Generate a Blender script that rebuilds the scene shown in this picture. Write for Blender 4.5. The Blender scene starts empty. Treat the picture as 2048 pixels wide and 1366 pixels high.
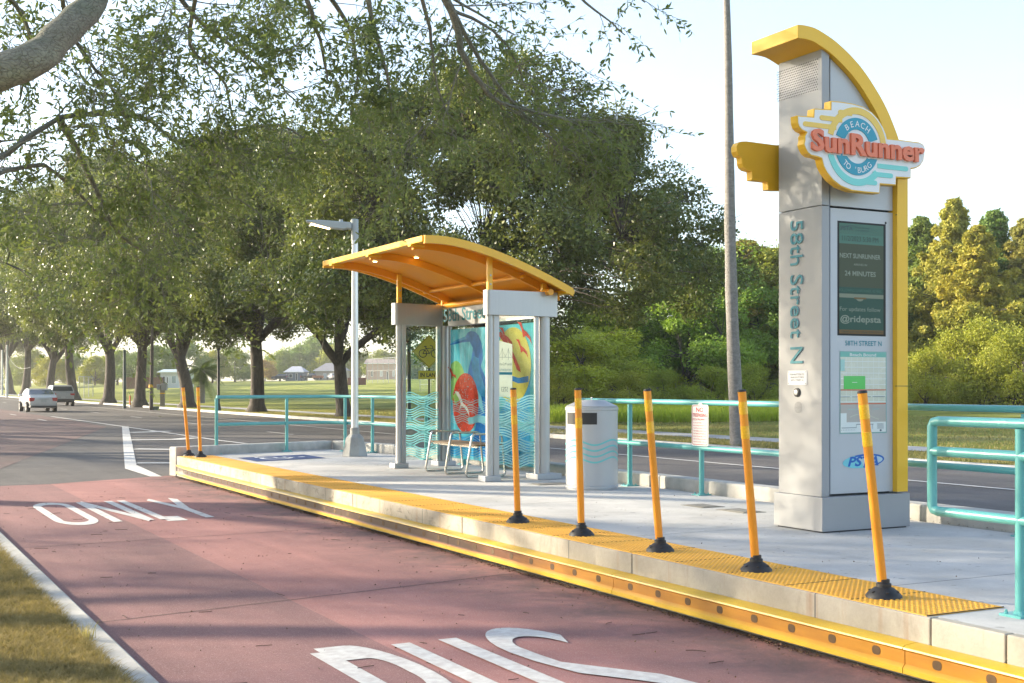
import bpy, math, random
import numpy as np
from mathutils import Vector, Matrix
random.seed(7); RNG = np.random.default_rng(7)
sc = bpy.context.scene
COL = sc.collection
R_ = math.radians
# ---------------------------------------------------------------- camera
F = 2520.0; CX = 1024.0; HY = 770.0; H = 1.31
YAW = math.atan((CX + 308) / F)
FWX, FWY = math.sin(YAW), math.cos(YAW)
RTX, RTY = math.cos(YAW), -math.sin(YAW)
cd = bpy.data.cameras.new('camera'); cam = bpy.data.objects.new('camera', cd); COL.objects.link(cam)
cam.location = (0, 0, H); cam.rotation_euler = (R_(90), 0, -YAW)
cd.sensor_width = 36; cd.lens = 36 * F / 2048; cd.shift_y = (HY - 683) / 2048.0
cd.clip_start = .05; cd.clip_end = 6000
sc.camera = cam
# ---------------------------------------------------------------- light
SUN_AZ = R_(-46)      # from +Y, clockwise positive
SUN_EL = R_(18)
w = bpy.data.worlds.new('World'); sc.world = w; w.use_nodes = True
nt = w.node_tree; bg = nt.nodes['Background']
sky = nt.nodes.new('ShaderNodeTexSky'); sky.sky_type = 'NISHITA'; sky.sun_disc = False
sky.sun_elevation = SUN_EL; sky.sun_rotation = SUN_AZ
sky.air_density = 1.0; sky.dust_density = 1.4; sky.ozone_density = 2.2; sky.altitude = 0
hs = nt.nodes.new('ShaderNodeHueSaturation'); hs.inputs['Saturation'].default_value = .76; nt.links.new(sky.outputs[0], hs.inputs['Color']); nt.links.new(hs.outputs[0], bg.inputs[0]); bg.inputs[1].default_value = .15
sl = bpy.data.lights.new('sun', 'SUN'); sl.energy = 5.0; sl.angle = R_(.8); sl.color = (1, .87, .66)
so = bpy.data.objects.new('sun', sl); COL.objects.link(so)
sd = Vector((math.sin(SUN_AZ) * math.cos(SUN_EL), math.cos(SUN_AZ) * math.cos(SUN_EL), math.sin(SUN_EL)))
so.rotation_euler = sd.to_track_quat('Z', 'Y').to_euler(); so.location = (0, 0, 30)
sc.view_settings.view_transform = 'Standard'; sc.view_settings.look = 'None'
sc.view_settings.gamma = 1; sc.view_settings.exposure = 1.58
sc.cycles.max_bounces = 6; sc.cycles.transparent_max_bounces = 12
sc.cycles.diffuse_bounces = 3; sc.cycles.glossy_bounces = 3; sc.cycles.transmission_bounces = 4
sc.cycles.sample_clamp_indirect = 6; sc.cycles.caustics_reflective = False; sc.cycles.caustics_refractive = False
# ---------------------------------------------------------------- projection helpers: real surfaces, real sizes
def ray(px):
    l = (px - CX) / F
    return FWX + l * RTX, FWY + l * RTY
def onx(px, py, X):
    dx, dy = ray(px); t = X / dx
    return t * dy, H + (HY - py) / F * t
def ony(px, py, Y):
    dx, dy = ray(px); t = Y / dy
    return t * dx, H + (HY - py) / F * t
def onz(px, py, z):
    t = F * (H - z) / (py - HY); dx, dy = ray(px)
    return t * dx, t * dy
def at(px, py, d):
    dx, dy = ray(px)
    return Vector((d * dx, d * dy, H + (HY - py) / F * d))
RD = -.36
def sm(t):
    t = min(1, max(0, t)); return t * t * (3 - 2 * t)
def tz(x, y):
    if x < 1.36: return RD + .02 + .12 * sm((1.2 - x) / 4)
    if x < 19.8: return RD - .25
    return (-.25 + .40 * sm((x - 24) / 34) + 1.35 * sm((x - 60) / 60) + 1.1 * sm((y - 140) / 150) * sm((x - 24) / 30)
            + .10 * sm((x - 26) / 10) * math.sin(x * .21 + y * .05) * math.sin(y * .09 + 1))
# ---------------------------------------------------------------- materials
def lin(h):
    if not isinstance(h, str): return tuple(h)
    h = h.lstrip('#'); o = []
    for i in (0, 2, 4):
        c = int(h[i:i+2], 16) / 255
        o.append(c / 12.92 if c <= .04045 else ((c + .055) / 1.055) ** 2.4)
    return tuple(o)
def newmat(name):
    m = bpy.data.materials.new(name); m.use_nodes = True
    n = m.node_tree; return m, n, n.nodes['Principled BSDF']
def N(n, t, **k):
    x = n.nodes.new(t)
    for a, b in k.items(): setattr(x, a, b)
    return x
def coords(n, scale=(1, 1, 1), obj=True):
    tc = N(n, 'ShaderNodeTexCoord'); mp = N(n, 'ShaderNodeMapping')
    n.links.new(tc.outputs['Object' if obj else 'Generated'], mp.inputs[0]); mp.inputs['Scale'].default_value = scale
    return mp.outputs[0]
def noise(n, vec, scale, detail=4, rough=.6, dist=0):
    x = N(n, 'ShaderNodeTexNoise'); n.links.new(vec, x.inputs['Vector'])
    x.inputs['Scale'].default_value = scale; x.inputs['Detail'].default_value = detail
    x.inputs['Roughness'].default_value = rough; x.inputs['Distortion'].default_value = dist
    return x.outputs['Fac']
def ramp(n, fac, stops):
    r = N(n, 'ShaderNodeValToRGB'); n.links.new(fac, r.inputs[0]); e = r.color_ramp.elements
    while len(e) < len(stops): e.new(.5)
    for i, (p, c) in enumerate(stops):
        e[i].position = p; c = lin(c); e[i].color = (*c[:3], 1)
    return r.outputs[0]
def mixc(n, fac, a, b, mode='MIX'):
    x = N(n, 'ShaderNodeMix', data_type='RGBA', blend_type=mode)
    for s, v in ((0, fac), (6, a), (7, b)):
        if hasattr(v, 'is_linked'): n.links.new(v, x.inputs[s])
        else: x.inputs[s].default_value = v if s == 0 else (*lin(v)[:3], 1)
    return x.outputs[2]
def bump(n, b, h, strength, dist=.01):
    x = N(n, 'ShaderNodeBump'); x.inputs['Strength'].default_value = strength; x.inputs['Distance'].default_value = dist
    n.links.new(h, x.inputs['Height']); n.links.new(x.outputs[0], b.inputs['Normal'])
MC = {}
def mat(name, col='#808080', rough=.5, metal=0, spec=.5, var=.0, vs=3, bmp=0, bs=60, emis=0, col2=None, stretch=(1, 1, 1), coat=0):
    if name in MC: return MC[name]
    m, n, b = newmat(name); MC[name] = m
    c = lin(col)[:3]
    b.inputs['Base Color'].default_value = (*c, 1); b.inputs['Roughness'].default_value = rough
    b.inputs['Metallic'].default_value = metal; b.inputs['Specular IOR Level'].default_value = spec
    if coat: b.inputs['Coat Weight'].default_value = coat
    if var or bmp:
        v = coords(n, stretch)
        if var:
            f = noise(n, v, vs)
            lo = tuple(x * (1 - var) for x in c) if col2 is None else lin(col2)
            n.links.new(ramp(n, f, [(.3, lo), (.7, c)]), b.inputs['Base Color'])
            r_ = N(n, 'ShaderNodeMapRange'); n.links.new(f, r_.inputs[0]); r_.inputs[3].default_value = max(0, rough - .08); r_.inputs[4].default_value = min(1, rough + .1)
            n.links.new(r_.outputs[0], b.inputs['Roughness'])
        if bmp: bump(n, b, noise(n, v, bs, 3), bmp)
    if emis:
        b.inputs['Emission Color'].default_value = (*c, 1); b.inputs['Emission Strength'].default_value = emis
    return m
def glassmat(name, tint, refl=.12, alpha=.93):
    m, n, b = newmat(name); n.nodes.remove(b)
    o = n.nodes['Material Output']; t = N(n, 'ShaderNodeBsdfTransparent'); g = N(n, 'ShaderNodeBsdfGlossy'); mx = N(n, 'ShaderNodeMixShader')
    t.inputs[0].default_value = (*[x * alpha for x in lin(tint)], 1); g.inputs['Roughness'].default_value = .02
    fr = N(n, 'ShaderNodeLayerWeight'); fr.inputs[0].default_value = .15; pw = N(n, 'ShaderNodeMath', operation='POWER'); n.links.new(fr.outputs['Facing'], pw.inputs[0]); pw.inputs[1].default_value = 4
    ad = N(n, 'ShaderNodeMath', operation='ADD'); n.links.new(pw.outputs[0], ad.inputs[0]); ad.inputs[1].default_value = refl * .3
    n.links.new(ad.outputs[0], mx.inputs[0]); n.links.new(t.outputs[0], mx.inputs[1]); n.links.new(g.outputs[0], mx.inputs[2])
    n.links.new(mx.outputs[0], o.inputs[0]); return m
def printmat(name, col, see=.15, transl=.35, var=.25, vs=9):
    # ink on glass: diffuse + translucent + a little clear
    m, n, b = newmat(name); n.nodes.remove(b); o = n.nodes['Material Output']
    d = N(n, 'ShaderNodeBsdfDiffuse'); tl = N(n, 'ShaderNodeBsdfTranslucent'); tr = N(n, 'ShaderNodeBsdfTransparent')
    gl = N(n, 'ShaderNodeBsdfGlossy'); gl.inputs['Roughness'].default_value = .05
    c = lin(col); f = noise(n, coords(n), vs, 5, .7)
    cc = ramp(n, f, [(.35, tuple(x * (1 - var) for x in c)), (.65, tuple(min(1, x * (1 + var * .4) + .02) for x in c))])
    n.links.new(cc, d.inputs[0]); n.links.new(cc, tl.inputs[0])
    m1 = N(n, 'ShaderNodeMixShader'); m1.inputs[0].default_value = transl; n.links.new(d.outputs[0], m1.inputs[1]); n.links.new(tl.outputs[0], m1.inputs[2])
    m2 = N(n, 'ShaderNodeMixShader'); m2.inputs[0].default_value = see; n.links.new(m1.outputs[0], m2.inputs[1]); n.links.new(tr.outputs[0], m2.inputs[2])
    m3 = N(n, 'ShaderNodeMixShader'); m3.inputs[0].default_value = .02
    n.links.new(m2.outputs[0], m3.inputs[1]); n.links.new(gl.outputs[0], m3.inputs[2])
    n.links.new(m3.outputs[0], o.inputs[0]); return m
def leafmat(name, dark, light, transl=.35, scale=.45, tip=None, rough=.45):
    m, n, b = newmat(name); o = n.nodes['Material Output']
    v = coords(n); oi = N(n, 'ShaderNodeObjectInfo')
    f = noise(n, v, scale, 3, .6); f2 = noise(n, v, 7.0, 2, .8)
    ad = N(n, 'ShaderNodeMath', operation='ADD'); n.links.new(f, ad.inputs[0]); n.links.new(f2, ad.inputs[1])
    hf = N(n, 'ShaderNodeMath', operation='MULTIPLY'); n.links.new(ad.outputs[0], hf.inputs[0]); hf.inputs[1].default_value = .5
    st = [(.36, dark), (.62, light)]
    if tip: st.append((.72, tip))
    c = ramp(n, hf.outputs[0], st); c = mixc(n, 1.0, c, oi.outputs['Color'], 'MULTIPLY')
    n.links.new(c, b.inputs['Base Color']); b.inputs['Roughness'].default_value = rough; b.inputs['Specular IOR Level'].default_value = .22
    t = N(n, 'ShaderNodeBsdfTranslucent'); c2 = mixc(n, 1.0, c, (1.18, 1.2, .6), 'MULTIPLY'); n.links.new(c2, t.inputs[0])
    mx = N(n, 'ShaderNodeMixShader'); mx.inputs[0].default_value = transl
    n.links.new(b.outputs[0], mx.inputs[1]); n.links.new(t.outputs[0], mx.inputs[2]); n.links.new(mx.outputs[0], o.inputs[0]); return m
# ---------------------------------------------------------------- mesh builder
class MB:
    def __init__(s): s.v = []; s.f = []; s.m = []; s.o = (0, 0, 0)
    def face(s, pts, m=0):
        i = len(s.v); s.v += [tuple(p) for p in pts]; s.f.append(tuple(range(i, i + len(pts)))); s.m.append(m)
    def raw(s, vs, fs, m=0):
        i = len(s.v); s.v += [tuple(p) for p in vs]; s.f += [tuple(k + i for k in f) for f in fs]; s.m += [m] * len(fs)
    def box(s, x0, x1, y0, y1, z0, z1, m=0):
        v = [(x, y, z) for x in (x0, x1) for y in (y0, y1) for z in (z0, z1)]
        s.raw(v, [(0, 1, 3, 2), (4, 6, 7, 5), (0, 4, 5, 1), (2, 3, 7, 6), (0, 2, 6, 4), (1, 5, 7, 3)], m)
    def prism(s, loop, fr, w0, w1, m=0, ms=None):
        # polygon in (u, v) extruded along w; fr maps (u, v, w) to xyz
        n = len(loop); a = [fr(u, v, w0) for u, v in loop]; b = [fr(u, v, w1) for u, v in loop]
        i = len(s.v); s.v += a + b
        s.f.append(tuple(range(i, i + n))[::-1]); s.m.append(m); s.f.append(tuple(range(i + n, i + 2 * n))); s.m.append(m)
        for k in range(n):
            j = (k + 1) % n; s.f.append((i + k, i + j, i + n + j, i + n + k)); s.m.append(m if ms is None else ms)
    def flat(s, loop, fr, w, m=0): s.face([fr(u, v, w) for u, v in loop], m)
    def tube(s, pts, r, seg=10, m=0, cap=True, closed=False):
        P = [Vector(p) for p in pts]; n = len(P); rs = r if hasattr(r, '__len__') else [r] * n
        i0 = len(s.v); up = None
        for k, p in enumerate(P):
            if closed: t = (P[(k + 1) % n] - P[k - 1]).normalized()
            else:
                t = (P[min(k + 1, n - 1)] - P[max(k - 1, 0)])
                t = t.normalized() if t.length > 1e-9 else Vector((0, 0, 1))
            if up is None:
                up = Vector((0, 0, 1)) if abs(t.z) < .9 else Vector((1, 0, 0))
            a = (up - t * up.dot(t))
            if a.length < 1e-6: a = t.orthogonal()
            a.normalize(); b = t.cross(a); up = a
            for q in range(seg):
                an = 2 * math.pi * q / seg; d = a * math.cos(an) + b * math.sin(an)
                s.v.append(tuple(p + d * rs[k]))
        rows = n if closed else n - 1
        for k in range(rows):
            for q in range(seg):
                A = i0 + k * seg + q; B = i0 + k * seg + (q + 1) % seg
                C = i0 + ((k + 1) % n) * seg + (q + 1) % seg; D = i0 + ((k + 1) % n) * seg + q
                s.f.append((A, B, C, D)); s.m.append(m)
        if cap and not closed:
            s.f.append(tuple(i0 + q for q in range(seg))[::-1]); s.m.append(m)
            s.f.append(tuple(i0 + (n - 1) * seg + q for q in range(seg))); s.m.append(m)
    def lathe(s, prof, cx=0, cy=0, cz=0, seg=24, m=0, ax=None):
        # prof: (r, z) list; ax maps local to world
        i0 = len(s.v)
        for r, z in prof:
            for q in range(seg):
                a = 2 * math.pi * q / seg; p = (cx + r * math.cos(a), cy + r * math.sin(a), cz + z)
                s.v.append(tuple(ax @ Vector(p)) if ax else p)
        for k in range(len(prof) - 1):
            for q in range(seg):
                s.f.append((i0 + k * seg + q, i0 + k * seg + (q + 1) % seg, i0 + (k + 1) * seg + (q + 1) % seg, i0 + (k + 1) * seg + q)); s.m.append(m)
        for k, rev in ((0, True), (len(prof) - 1, False)):
            if prof[k][0] > 1e-4:
                t = tuple(i0 + k * seg + q for q in range(seg)); s.f.append(t[::-1] if rev else t); s.m.append(m)
    def ribbon(s, pts, wd, fr, w, m=0):
        # flat line of width wd along (u, v) points
        n = len(pts)
        L = []; Rr = []
        for k in range(n):
            a = pts[max(k - 1, 0)]; b = pts[min(k + 1, n - 1)]
            dx, dy = b[0] - a[0], b[1] - a[1]; q = math.hypot(dx, dy) or 1
            nx, ny = -dy / q * wd / 2, dx / q * wd / 2
            L.append((pts[k][0] + nx, pts[k][1] + ny)); Rr.append((pts[k][0] - nx, pts[k][1] - ny))
        for k in range(n - 1): s.face([fr(*Rr[k], w), fr(*Rr[k + 1], w), fr(*L[k + 1], w), fr(*L[k], w)], m)
    def build(s, name, mats, parent=None, smooth=False, bevel=0, label=None, fixn=True, seg=2):
        me = bpy.data.meshes.new(name)
        o_ = s.o
        me.from_pydata([(a - o_[0], b - o_[1], c - o_[2]) for a, b, c in s.v], [], s.f)
        if not isinstance(mats, (list, tuple)): mats = [mats]
        for x in mats: me.materials.append(x)
        me.polygons.foreach_set('material_index', s.m)
        if fixn:
            import bmesh
            bm = bmesh.new(); bm.from_mesh(me)
            if bevel or smooth: bmesh.ops.remove_doubles(bm, verts=bm.verts, dist=1e-5)
            bmesh.ops.recalc_face_normals(bm, faces=bm.faces); bm.to_mesh(me); bm.free()
        if smooth:
            me.polygons.foreach_set('use_smooth', [True] * len(me.polygons))
            me.set_sharp_from_angle(angle=R_(38))
        me.update()
        o = bpy.data.objects.new(name, me); COL.objects.link(o)
        if parent: o.parent = parent
        if bevel:
            b = o.modifiers.new('bevel', 'BEVEL'); b.width = bevel; b.segments = seg; b.limit_method = 'ANGLE'; b.angle_limit = R_(40)
            b.harden_normals = False
        if label: o['label'] = label
        return o
def np_mesh(name, V, quads, mats, parent=None, smooth=False):
    me = bpy.data.meshes.new(name); V = np.asarray(V, dtype=np.float32); quads = np.asarray(quads, dtype=np.int32)
    me.vertices.add(len(V)); me.vertices.foreach_set('co', V.ravel())
    k = quads.shape[1]; me.loops.add(quads.size); me.loops.foreach_set('vertex_index', quads.ravel())
    me.polygons.add(len(quads)); me.polygons.foreach_set('loop_start', np.arange(0, quads.size, k, dtype=np.int32))
    if smooth: me.polygons.foreach_set('use_smooth', np.ones(len(quads), bool))
    me.update(calc_edges=True)
    for x in (mats if isinstance(mats, (list, tuple)) else [mats]): me.materials.append(x)
    o = bpy.data.objects.new(name, me); COL.objects.link(o)
    if parent: o.parent = parent
    return o
def tag(o, label=None, cat=None, group=None, kind=None):
    if label: o['label'] = label
    if cat: o['category'] = cat
    if group: o['group'] = group
    if kind: o['kind'] = kind
    return o
def thing(name, label, cat, loc=(0, 0, 0), rz=0, group=None):
    o = bpy.data.objects.new(name, None); COL.objects.link(o); o.location = loc; o.rotation_euler = (0, 0, rz)
    o.empty_display_size = .1
    return tag(o, label, cat, group)
KIDS = {}
def copy_tree(o, parent=None):
    c = o.copy(); COL.objects.link(c); c.parent = parent
    for ch in [x for x in bpy.data.objects if x.parent == o]: copy_tree(ch, c)
    return c
def struct(name, mb, mats, **k): return tag(mb.build(name, mats, **k), kind='structure')
def FX(X): return lambda u, v, w=0: (X - w, -u, v)      # surface facing -X, u = -y
def FY(Y): return lambda u, v, w=0: (u, Y - w, v)       # surface facing -Y, u = x
def FZ(Z): return lambda u, v, w=0: (u, v, Z + w)
TC = {}
def text_geo(s, ext=0, off=0):
    k = (s, ext, off)
    if k in TC: return TC[k]
    cu = bpy.data.curves.new('t', 'FONT'); cu.body = s; cu.extrude = ext; cu.offset = off; cu.resolution_u = 3
    ob = bpy.data.objects.new('t', cu); COL.objects.link(ob)
    me = bpy.data.meshes.new_from_object(ob.evaluated_get(bpy.context.evaluated_depsgraph_get()))
    vs = [tuple(v.co) for v in me.vertices]; fs = [tuple(p.vertices) for p in me.polygons]
    bpy.data.objects.remove(ob); bpy.data.curves.remove(cu); bpy.data.meshes.remove(me)
    TC[k] = (vs, fs); return TC[k]
def text(mb, s, fr, u0, u1, v0, v1, w=.003, m=0, ext=0, off=0, mirror=False, rot=False, fit=True, depth=None):
    bpy.context.view_layer.update()
    vs, fs = text_geo(s, .05 if ext else 0, off)
    xs = [v[0] for v in vs]; ys = [v[1] for v in vs]
    ax, bx, ay, by = min(xs), max(xs), min(ys), max(ys)
    out = []
    for x, y, z in vs:
        a = (x - ax) / (bx - ax); b = (y - ay) / (by - ay)
        if mirror: a = 1 - a
        if rot: a, b = b, 1 - a
        out.append(fr(u0 + a * (u1 - u0), v0 + b * (v1 - v0), w + (z / .05 * .5 + .5) * ext if ext else w))
    mb.raw(out, fs, m)
def glyph(mb, s, fr, cu, cv, size, ang, w=.003, m=0, off=0):
    vs, fs = text_geo(s, 0, off); bpy.context.view_layer.update()
    xs = [v[0] for v in vs]; cx = (min(xs) + max(xs)) / 2; c_, s_ = math.cos(ang), math.sin(ang)
    mb.raw([fr(cu + size * ((x - cx) * c_ - y * s_), cv + size * ((x - cx) * s_ + y * c_), w) for x, y, z in vs], fs, m)
def circ(cu, cv, r, n=32, a0=0, a1=2 * math.pi, rv=None):
    rv = rv or r
    full = abs(a1 - a0 - 2 * math.pi) < 1e-6
    return [(cu + r * math.cos(a0 + (a1 - a0) * i / (n if full else n - 1)), cv + rv * math.sin(a0 + (a1 - a0) * i / (n if full else n - 1))) for i in range(n)]
def arcband(cu, cv, r0, r1, a0, a1, n=24): return circ(cu, cv, r1, n, a0, a1) + circ(cu, cv, r0, n, a0, a1)[::-1]
# ---------------------------------------------------------------- common materials
YEL = mat('yellow_paint', (.88, .48, .015), .38, var=.08, vs=2, coat=.2)
YEL2 = mat('amber_paint', (.88, .38, .008), .35, var=.06, vs=2, coat=.15)
TURQ = mat('turquoise_paint', (.11, .40, .385), .34, var=.12, vs=5, coat=.25)
ALU = mat('brushed_aluminium', (.47, .475, .48), .38, metal=.55, var=.07, vs=30, stretch=(1, 1, .05))
SILV = mat('silver_paint', (.44, .455, .47), .42, metal=.35, var=.05, vs=6)
STEEL = mat('galvanised_steel', (.45, .46, .47), .4, metal=.8, var=.2, vs=12)
BLACK = mat('black_rubber', (.02, .02, .022), .55, var=.3, vs=20)
WHITE = mat('white_print', (.80, .80, .79), .5)
TEAL = mat('teal_print', (.008, .21, .26), .45)
BLACKP = mat('black_print', (.02, .02, .02), .5)
REDP = mat('red_print', (.50, .03, .04), .5)
# ---------------------------------------------------------------- structure: ground
def grass_mat(name, a, b, c, sc1=.25):
    m, n, bs = newmat(name); v = coords(n)
    f = noise(n, v, sc1, 5, .65); g = noise(n, v, 9, 4, .75); g2 = noise(n, v, 60, 2, .7)
    c1 = ramp(n, f, [(.38, a), (.55, b), (.68, c)])
    c2 = mixc(n, .35, c1, ramp(n, g, [(.35, (.25, .25, .2)), (.65, (1, 1, .9))]), 'MULTIPLY')
    n.links.new(c2, bs.inputs['Base Color']); bs.inputs['Roughness'].default_value = .9; bs.inputs['Specular IOR Level'].default_value = .1
    bump(n, bs, g2, .8, .05); return m
GRASS = grass_mat('lawn', (.19, .22, .045), (.33, .35, .08), (.45, .40, .16))
xs = sorted(set([-1200, -300, -120, -60, -30, -15, -8, -4, -2, 0, .6, 1.0, 1.2, 1.35, 1.37, 19.79, 19.81, 20.5, 21.5] + [22 + i * 1.5 for i in range(20)] + [52 + i * 4 for i in range(24)] + [160, 200, 260, 360, 500, 800, 1200]))
ys = sorted(set([-1200, -500, -100, -40, -20] + [-10 + i * 5 for i in range(60)] + [300, 330, 360, 400, 460, 600, 900, 1200]))
g = MB(); g.v = [(x, y, tz(x, y)) for x in xs for y in ys]; ny = len(ys)
g.f = [(i * ny + j, (i + 1) * ny + j, (i + 1) * ny + j + 1, i * ny + j + 1) for i in range(len(xs) - 1) for j in range(ny - 1)]; g.m = [0] * len(g.f)
struct('ground', g, GRASS, smooth=True)
def asphalt(name, a, b, speck=(.3, .3, .28), red=False):
    m, n, bs = newmat(name); v = coords(n)
    f = noise(n, v, .5, 5, .7, .6); s1 = noise(n, v, 140, 2, .8); s2 = noise(n, coords(n, (2.2, .12, 1)), 1.2, 4, .65)
    c = ramp(n, f, [(.32, a), (.68, b)])
    c = mixc(n, .45, c, ramp(n, s2, [(.3, (.6, .6, .6)), (.7, (1.15, 1.12, 1.1))]), 'MULTIPLY')
    c = mixc(n, ramp(n, s1, [(.56, (0, 0, 0)), (.68, (.8, .8, .8))]), c, speck)
    if red:   # tyre darkened wheel path beside the rub rail, worn unevenly
        sp = N(n, 'ShaderNodeSeparateXYZ'); n.links.new(v, sp.inputs[0]); mr = N(n, 'ShaderNodeMapRange'); n.links.new(sp.outputs[0], mr.inputs[0]); mr.inputs[1].default_value = 4.0; mr.inputs[2].default_value = 5.0
        ns = N(n, 'ShaderNodeMath', operation='MULTIPLY', use_clamp=True); n.links.new(mr.outputs[0], ns.inputs[0]); n.links.new(ramp(n, noise(n, v, 1.6, 6, .75, .5), [(.35, (.15, .15, .15)), (.65, (1, 1, 1))]), ns.inputs[1])
        c = mixc(n, ns.outputs[0], c, (.115, .085, .085))
        c = mixc(n, ramp(n, noise(n, v, 2.3, 5, .7), [(.60, (0, 0, 0)), (.78, (.35, .35, .35))]), c, (.12, .09, .09))
    n.links.new(c, bs.inputs['Base Color']); bs.inputs['Roughness'].default_value = .82; bs.inputs['Specular IOR Level'].default_value = .25
    bump(n, bs, s1, .35, .01); return m
ASPH = asphalt('asphalt', (.082, .076, .075), (.13, .12, .115))
ASPHW = asphalt('worn_red_asphalt', (.105, .080, .076), (.195, .122, .112))
RED = asphalt('red_lane_coating', (.295, .140, .128), (.395, .195, .176), (.50, .36, .34), True)
RED2 = asphalt('red_lane_coating_old', (.21, .115, .110), (.29, .15, .14), (.47, .35, .33))
CURB = mat('kerb_concrete', (.52, .50, .46), .8, var=.35, vs=5, bmp=.3, bs=50, col2=(.36, .35, .32))
b = MB(); b.box(1.52, 19.62, -60, 900, RD - .2, RD); struct('road', b, ASPH)
b = MB(); b.face([(1.53, 22.32, RD + .004), (9.2, 52, RD + .004), (9.4, 62, RD + .004), (9.6, 110, RD + .004), (1.53, 110, RD + .004)]); b.v = [v for v in b.v]
o = struct('bus_lane_asphalt', b, ASPHW)
b = MB(); b.face([(3.04, -30, RD + .006), (5.33, -30, RD + .006), (5.30, 23.2, RD + .006), (3.04, 22.35, RD + .006)])
b.face([(5.30, 23.2, RD + .006), (5.2, 23.4, RD + .006), (4.95, 22.5, RD + .006), (3.04, 22.35, RD + .0065)])
struct('red_bus_lane', b, RED)
b = MB(); b.face([(1.52, -30, RD + .006), (3.04, -30, RD + .006), (3.04, 22.35, RD + .006), (1.52, 22.25, RD + .006)]); struct('red_bus_lane_strip', b, RED2)
# pavement joints
JO = mat('joint_tar', (.03, .026, .025), .9)
b = MB()
for (x0, y0, x1, y1) in ((1.55, 9.15, 5.2, 9.82), (1.55, 13.7, 5.2, 13.95), (1.55, 4.5, 5.2, 4.9), (1.55, 18.9, 5.2, 19.1)):
    k = [(x0 + (x1 - x0) * i / 14, y0 + (y1 - y0) * i / 14 + random.uniform(-.012, .012)) for i in range(15)]
    b.ribbon(k, .012, FZ(RD), .009)
b.ribbon([(1.53 + .02 * i, 22.30 + .02 * math.sin(i)) for i in range(2)] + [(2.6, 22.33), (3.6, 22.36), (5.0, 22.52)], .03, FZ(RD), .009)
struct('pavement_joints', b, JO)
# kerbs
b = MB(); b.prism([(1.32, RD - .2), (1.52, RD - .2), (1.52, RD + .035), (1.50, RD + .05), (1.34, RD + .055), (1.32, RD + .04)], lambda u, v, w: (u, w, v), -30, 400); struct('near_kerb', b, CURB)
b = MB()
y = -20.
while y < 260:
    L = 3.02 if y < 120 else 10.
    zz = RD + .13 + random.uniform(-.006, .006); xx = 19.60 + random.uniform(-.01, .01)
    b.prism([(xx - .02, RD - .2), (19.86, RD - .2), (19.86, zz), (xx + .03, zz), (xx, zz - .03)], lambda u, v, w: (u, w, v), y + .01, y + L - .012); y += L
struct('far_kerb', b, CURB)
WALK = mat('pavement_concrete', (.42, .42, .42), .85, var=.25, vs=1.5, bmp=.2)
b = MB()
for i in range(150):
    y0 = -20 + i * 1.8; b.raw([(22.0, y0, tz(22.0, y0) + .03), (23.6, y0, tz(23.6, y0) + .03), (23.6, y0 + 1.78, tz(23.6, y0) + .03), (22.0, y0 + 1.78, tz(22.0, y0) + .03)], [(0, 1, 2, 3)])
b.face([(20.0, 33, tz(20, 33) + .03), (22.0, 33.4, tz(20, 33) + .03), (22.0, 38.5, tz(20, 33) + .03), (20.0, 41, tz(20, 33) + .03)])
struct('pavement', b, WALK)
# painted markings
PAINT = mat('road_paint', (.64, .64, .61), .7, var=.3, vs=14, col2=(.46, .43, .41), bmp=.2, bs=120)
mk = MB(); fz = FZ(RD)
def pz(px, py): return onz(px, py, RD + .01)
mk.ribbon([pz(103, 833), pz(247, 853), pz(345, 867), pz(440, 881), pz(492, 887)], .16, fz, .012)
mk.ribbon([(16.4, -20), (16.4, 260)], .13, fz, .01)
mk.ribbon([(10.2, -20), (10.15, 33)], .13, fz, .01)
y = 4.2
while y < 200: mk.ribbon([(13.25, y), (13.25, y + 2.9)], .12, fz, .01); y += 12.2
y = 62.
while y < 200: mk.ribbon([(8.0 + .004 * y, y), (8.0 + .004 * y, y + 3)], .12, fz, .011); y += 12.2
L = [pz(300, 953), pz(250, 937), pz(247, 900), pz(244, 853)]; L2 = [pz(324, 953), pz(273, 930), pz(265, 890), pz(257, 853)]
for k in range(3): mk.face([(*L[k], RD + .011), (*L2[k], RD + .011), (*L2[k + 1], RD + .011), (*L[k + 1], RD + .011)])
for pts, wd in (([(258, 865), (314, 863.5), (325, 862)], .8), ([(262, 880), (352, 879), (389, 875.5)], .62), ([(268, 898), (352, 899)], .5), ([(272, 926), (348, 926)], .36)):
    mk.ribbon([pz(*p) for p in pts], wd, fz, .013)
struct('road_line_markings', mk, PAINT)
# ONLY / BUS lettering, drawn in a 1 x 1 box per letter
def stroke(mb, pts, x0, y0, sx, sy, wd=.13):
    pp = [(x0 + p[0] * sx, y0 + p[1] * sy) for p in pts]
    # width is horizontal across the lane, letters stretched along it
    n = len(pp); Lf, Rt = [], []; ZK = RD + .010 + .0006 * (len(mb.f) % 9)
    for k in range(n):
        a = pts[max(k - 1, 0)]; c = pts[min(k + 1, n - 1)]; dx, dy = (c[0] - a[0]), (c[1] - a[1]); q = math.hypot(dx, dy)
        nx, ny = -dy / q * wd / 2, dx / q * wd / 2 * (sy / sx) * .42
        Lf.append((pp[k][0] + nx, pp[k][1] + ny)); Rt.append((pp[k][0] - nx, pp[k][1] - ny))
    for k in range(n - 1): mb.face([(*Rt[k], ZK), (*Rt[k + 1], ZK), (*Lf[k + 1], ZK), (*Lf[k], ZK)])
def rr(cx, cy, rx, ry, a0, a1, n=16): return [(cx + rx * math.cos(R_(a0 + (a1 - a0) * i / (n - 1))), cy + ry * math.sin(R_(a0 + (a1 - a0) * i / (n - 1)))) for i in range(n)]
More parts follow.
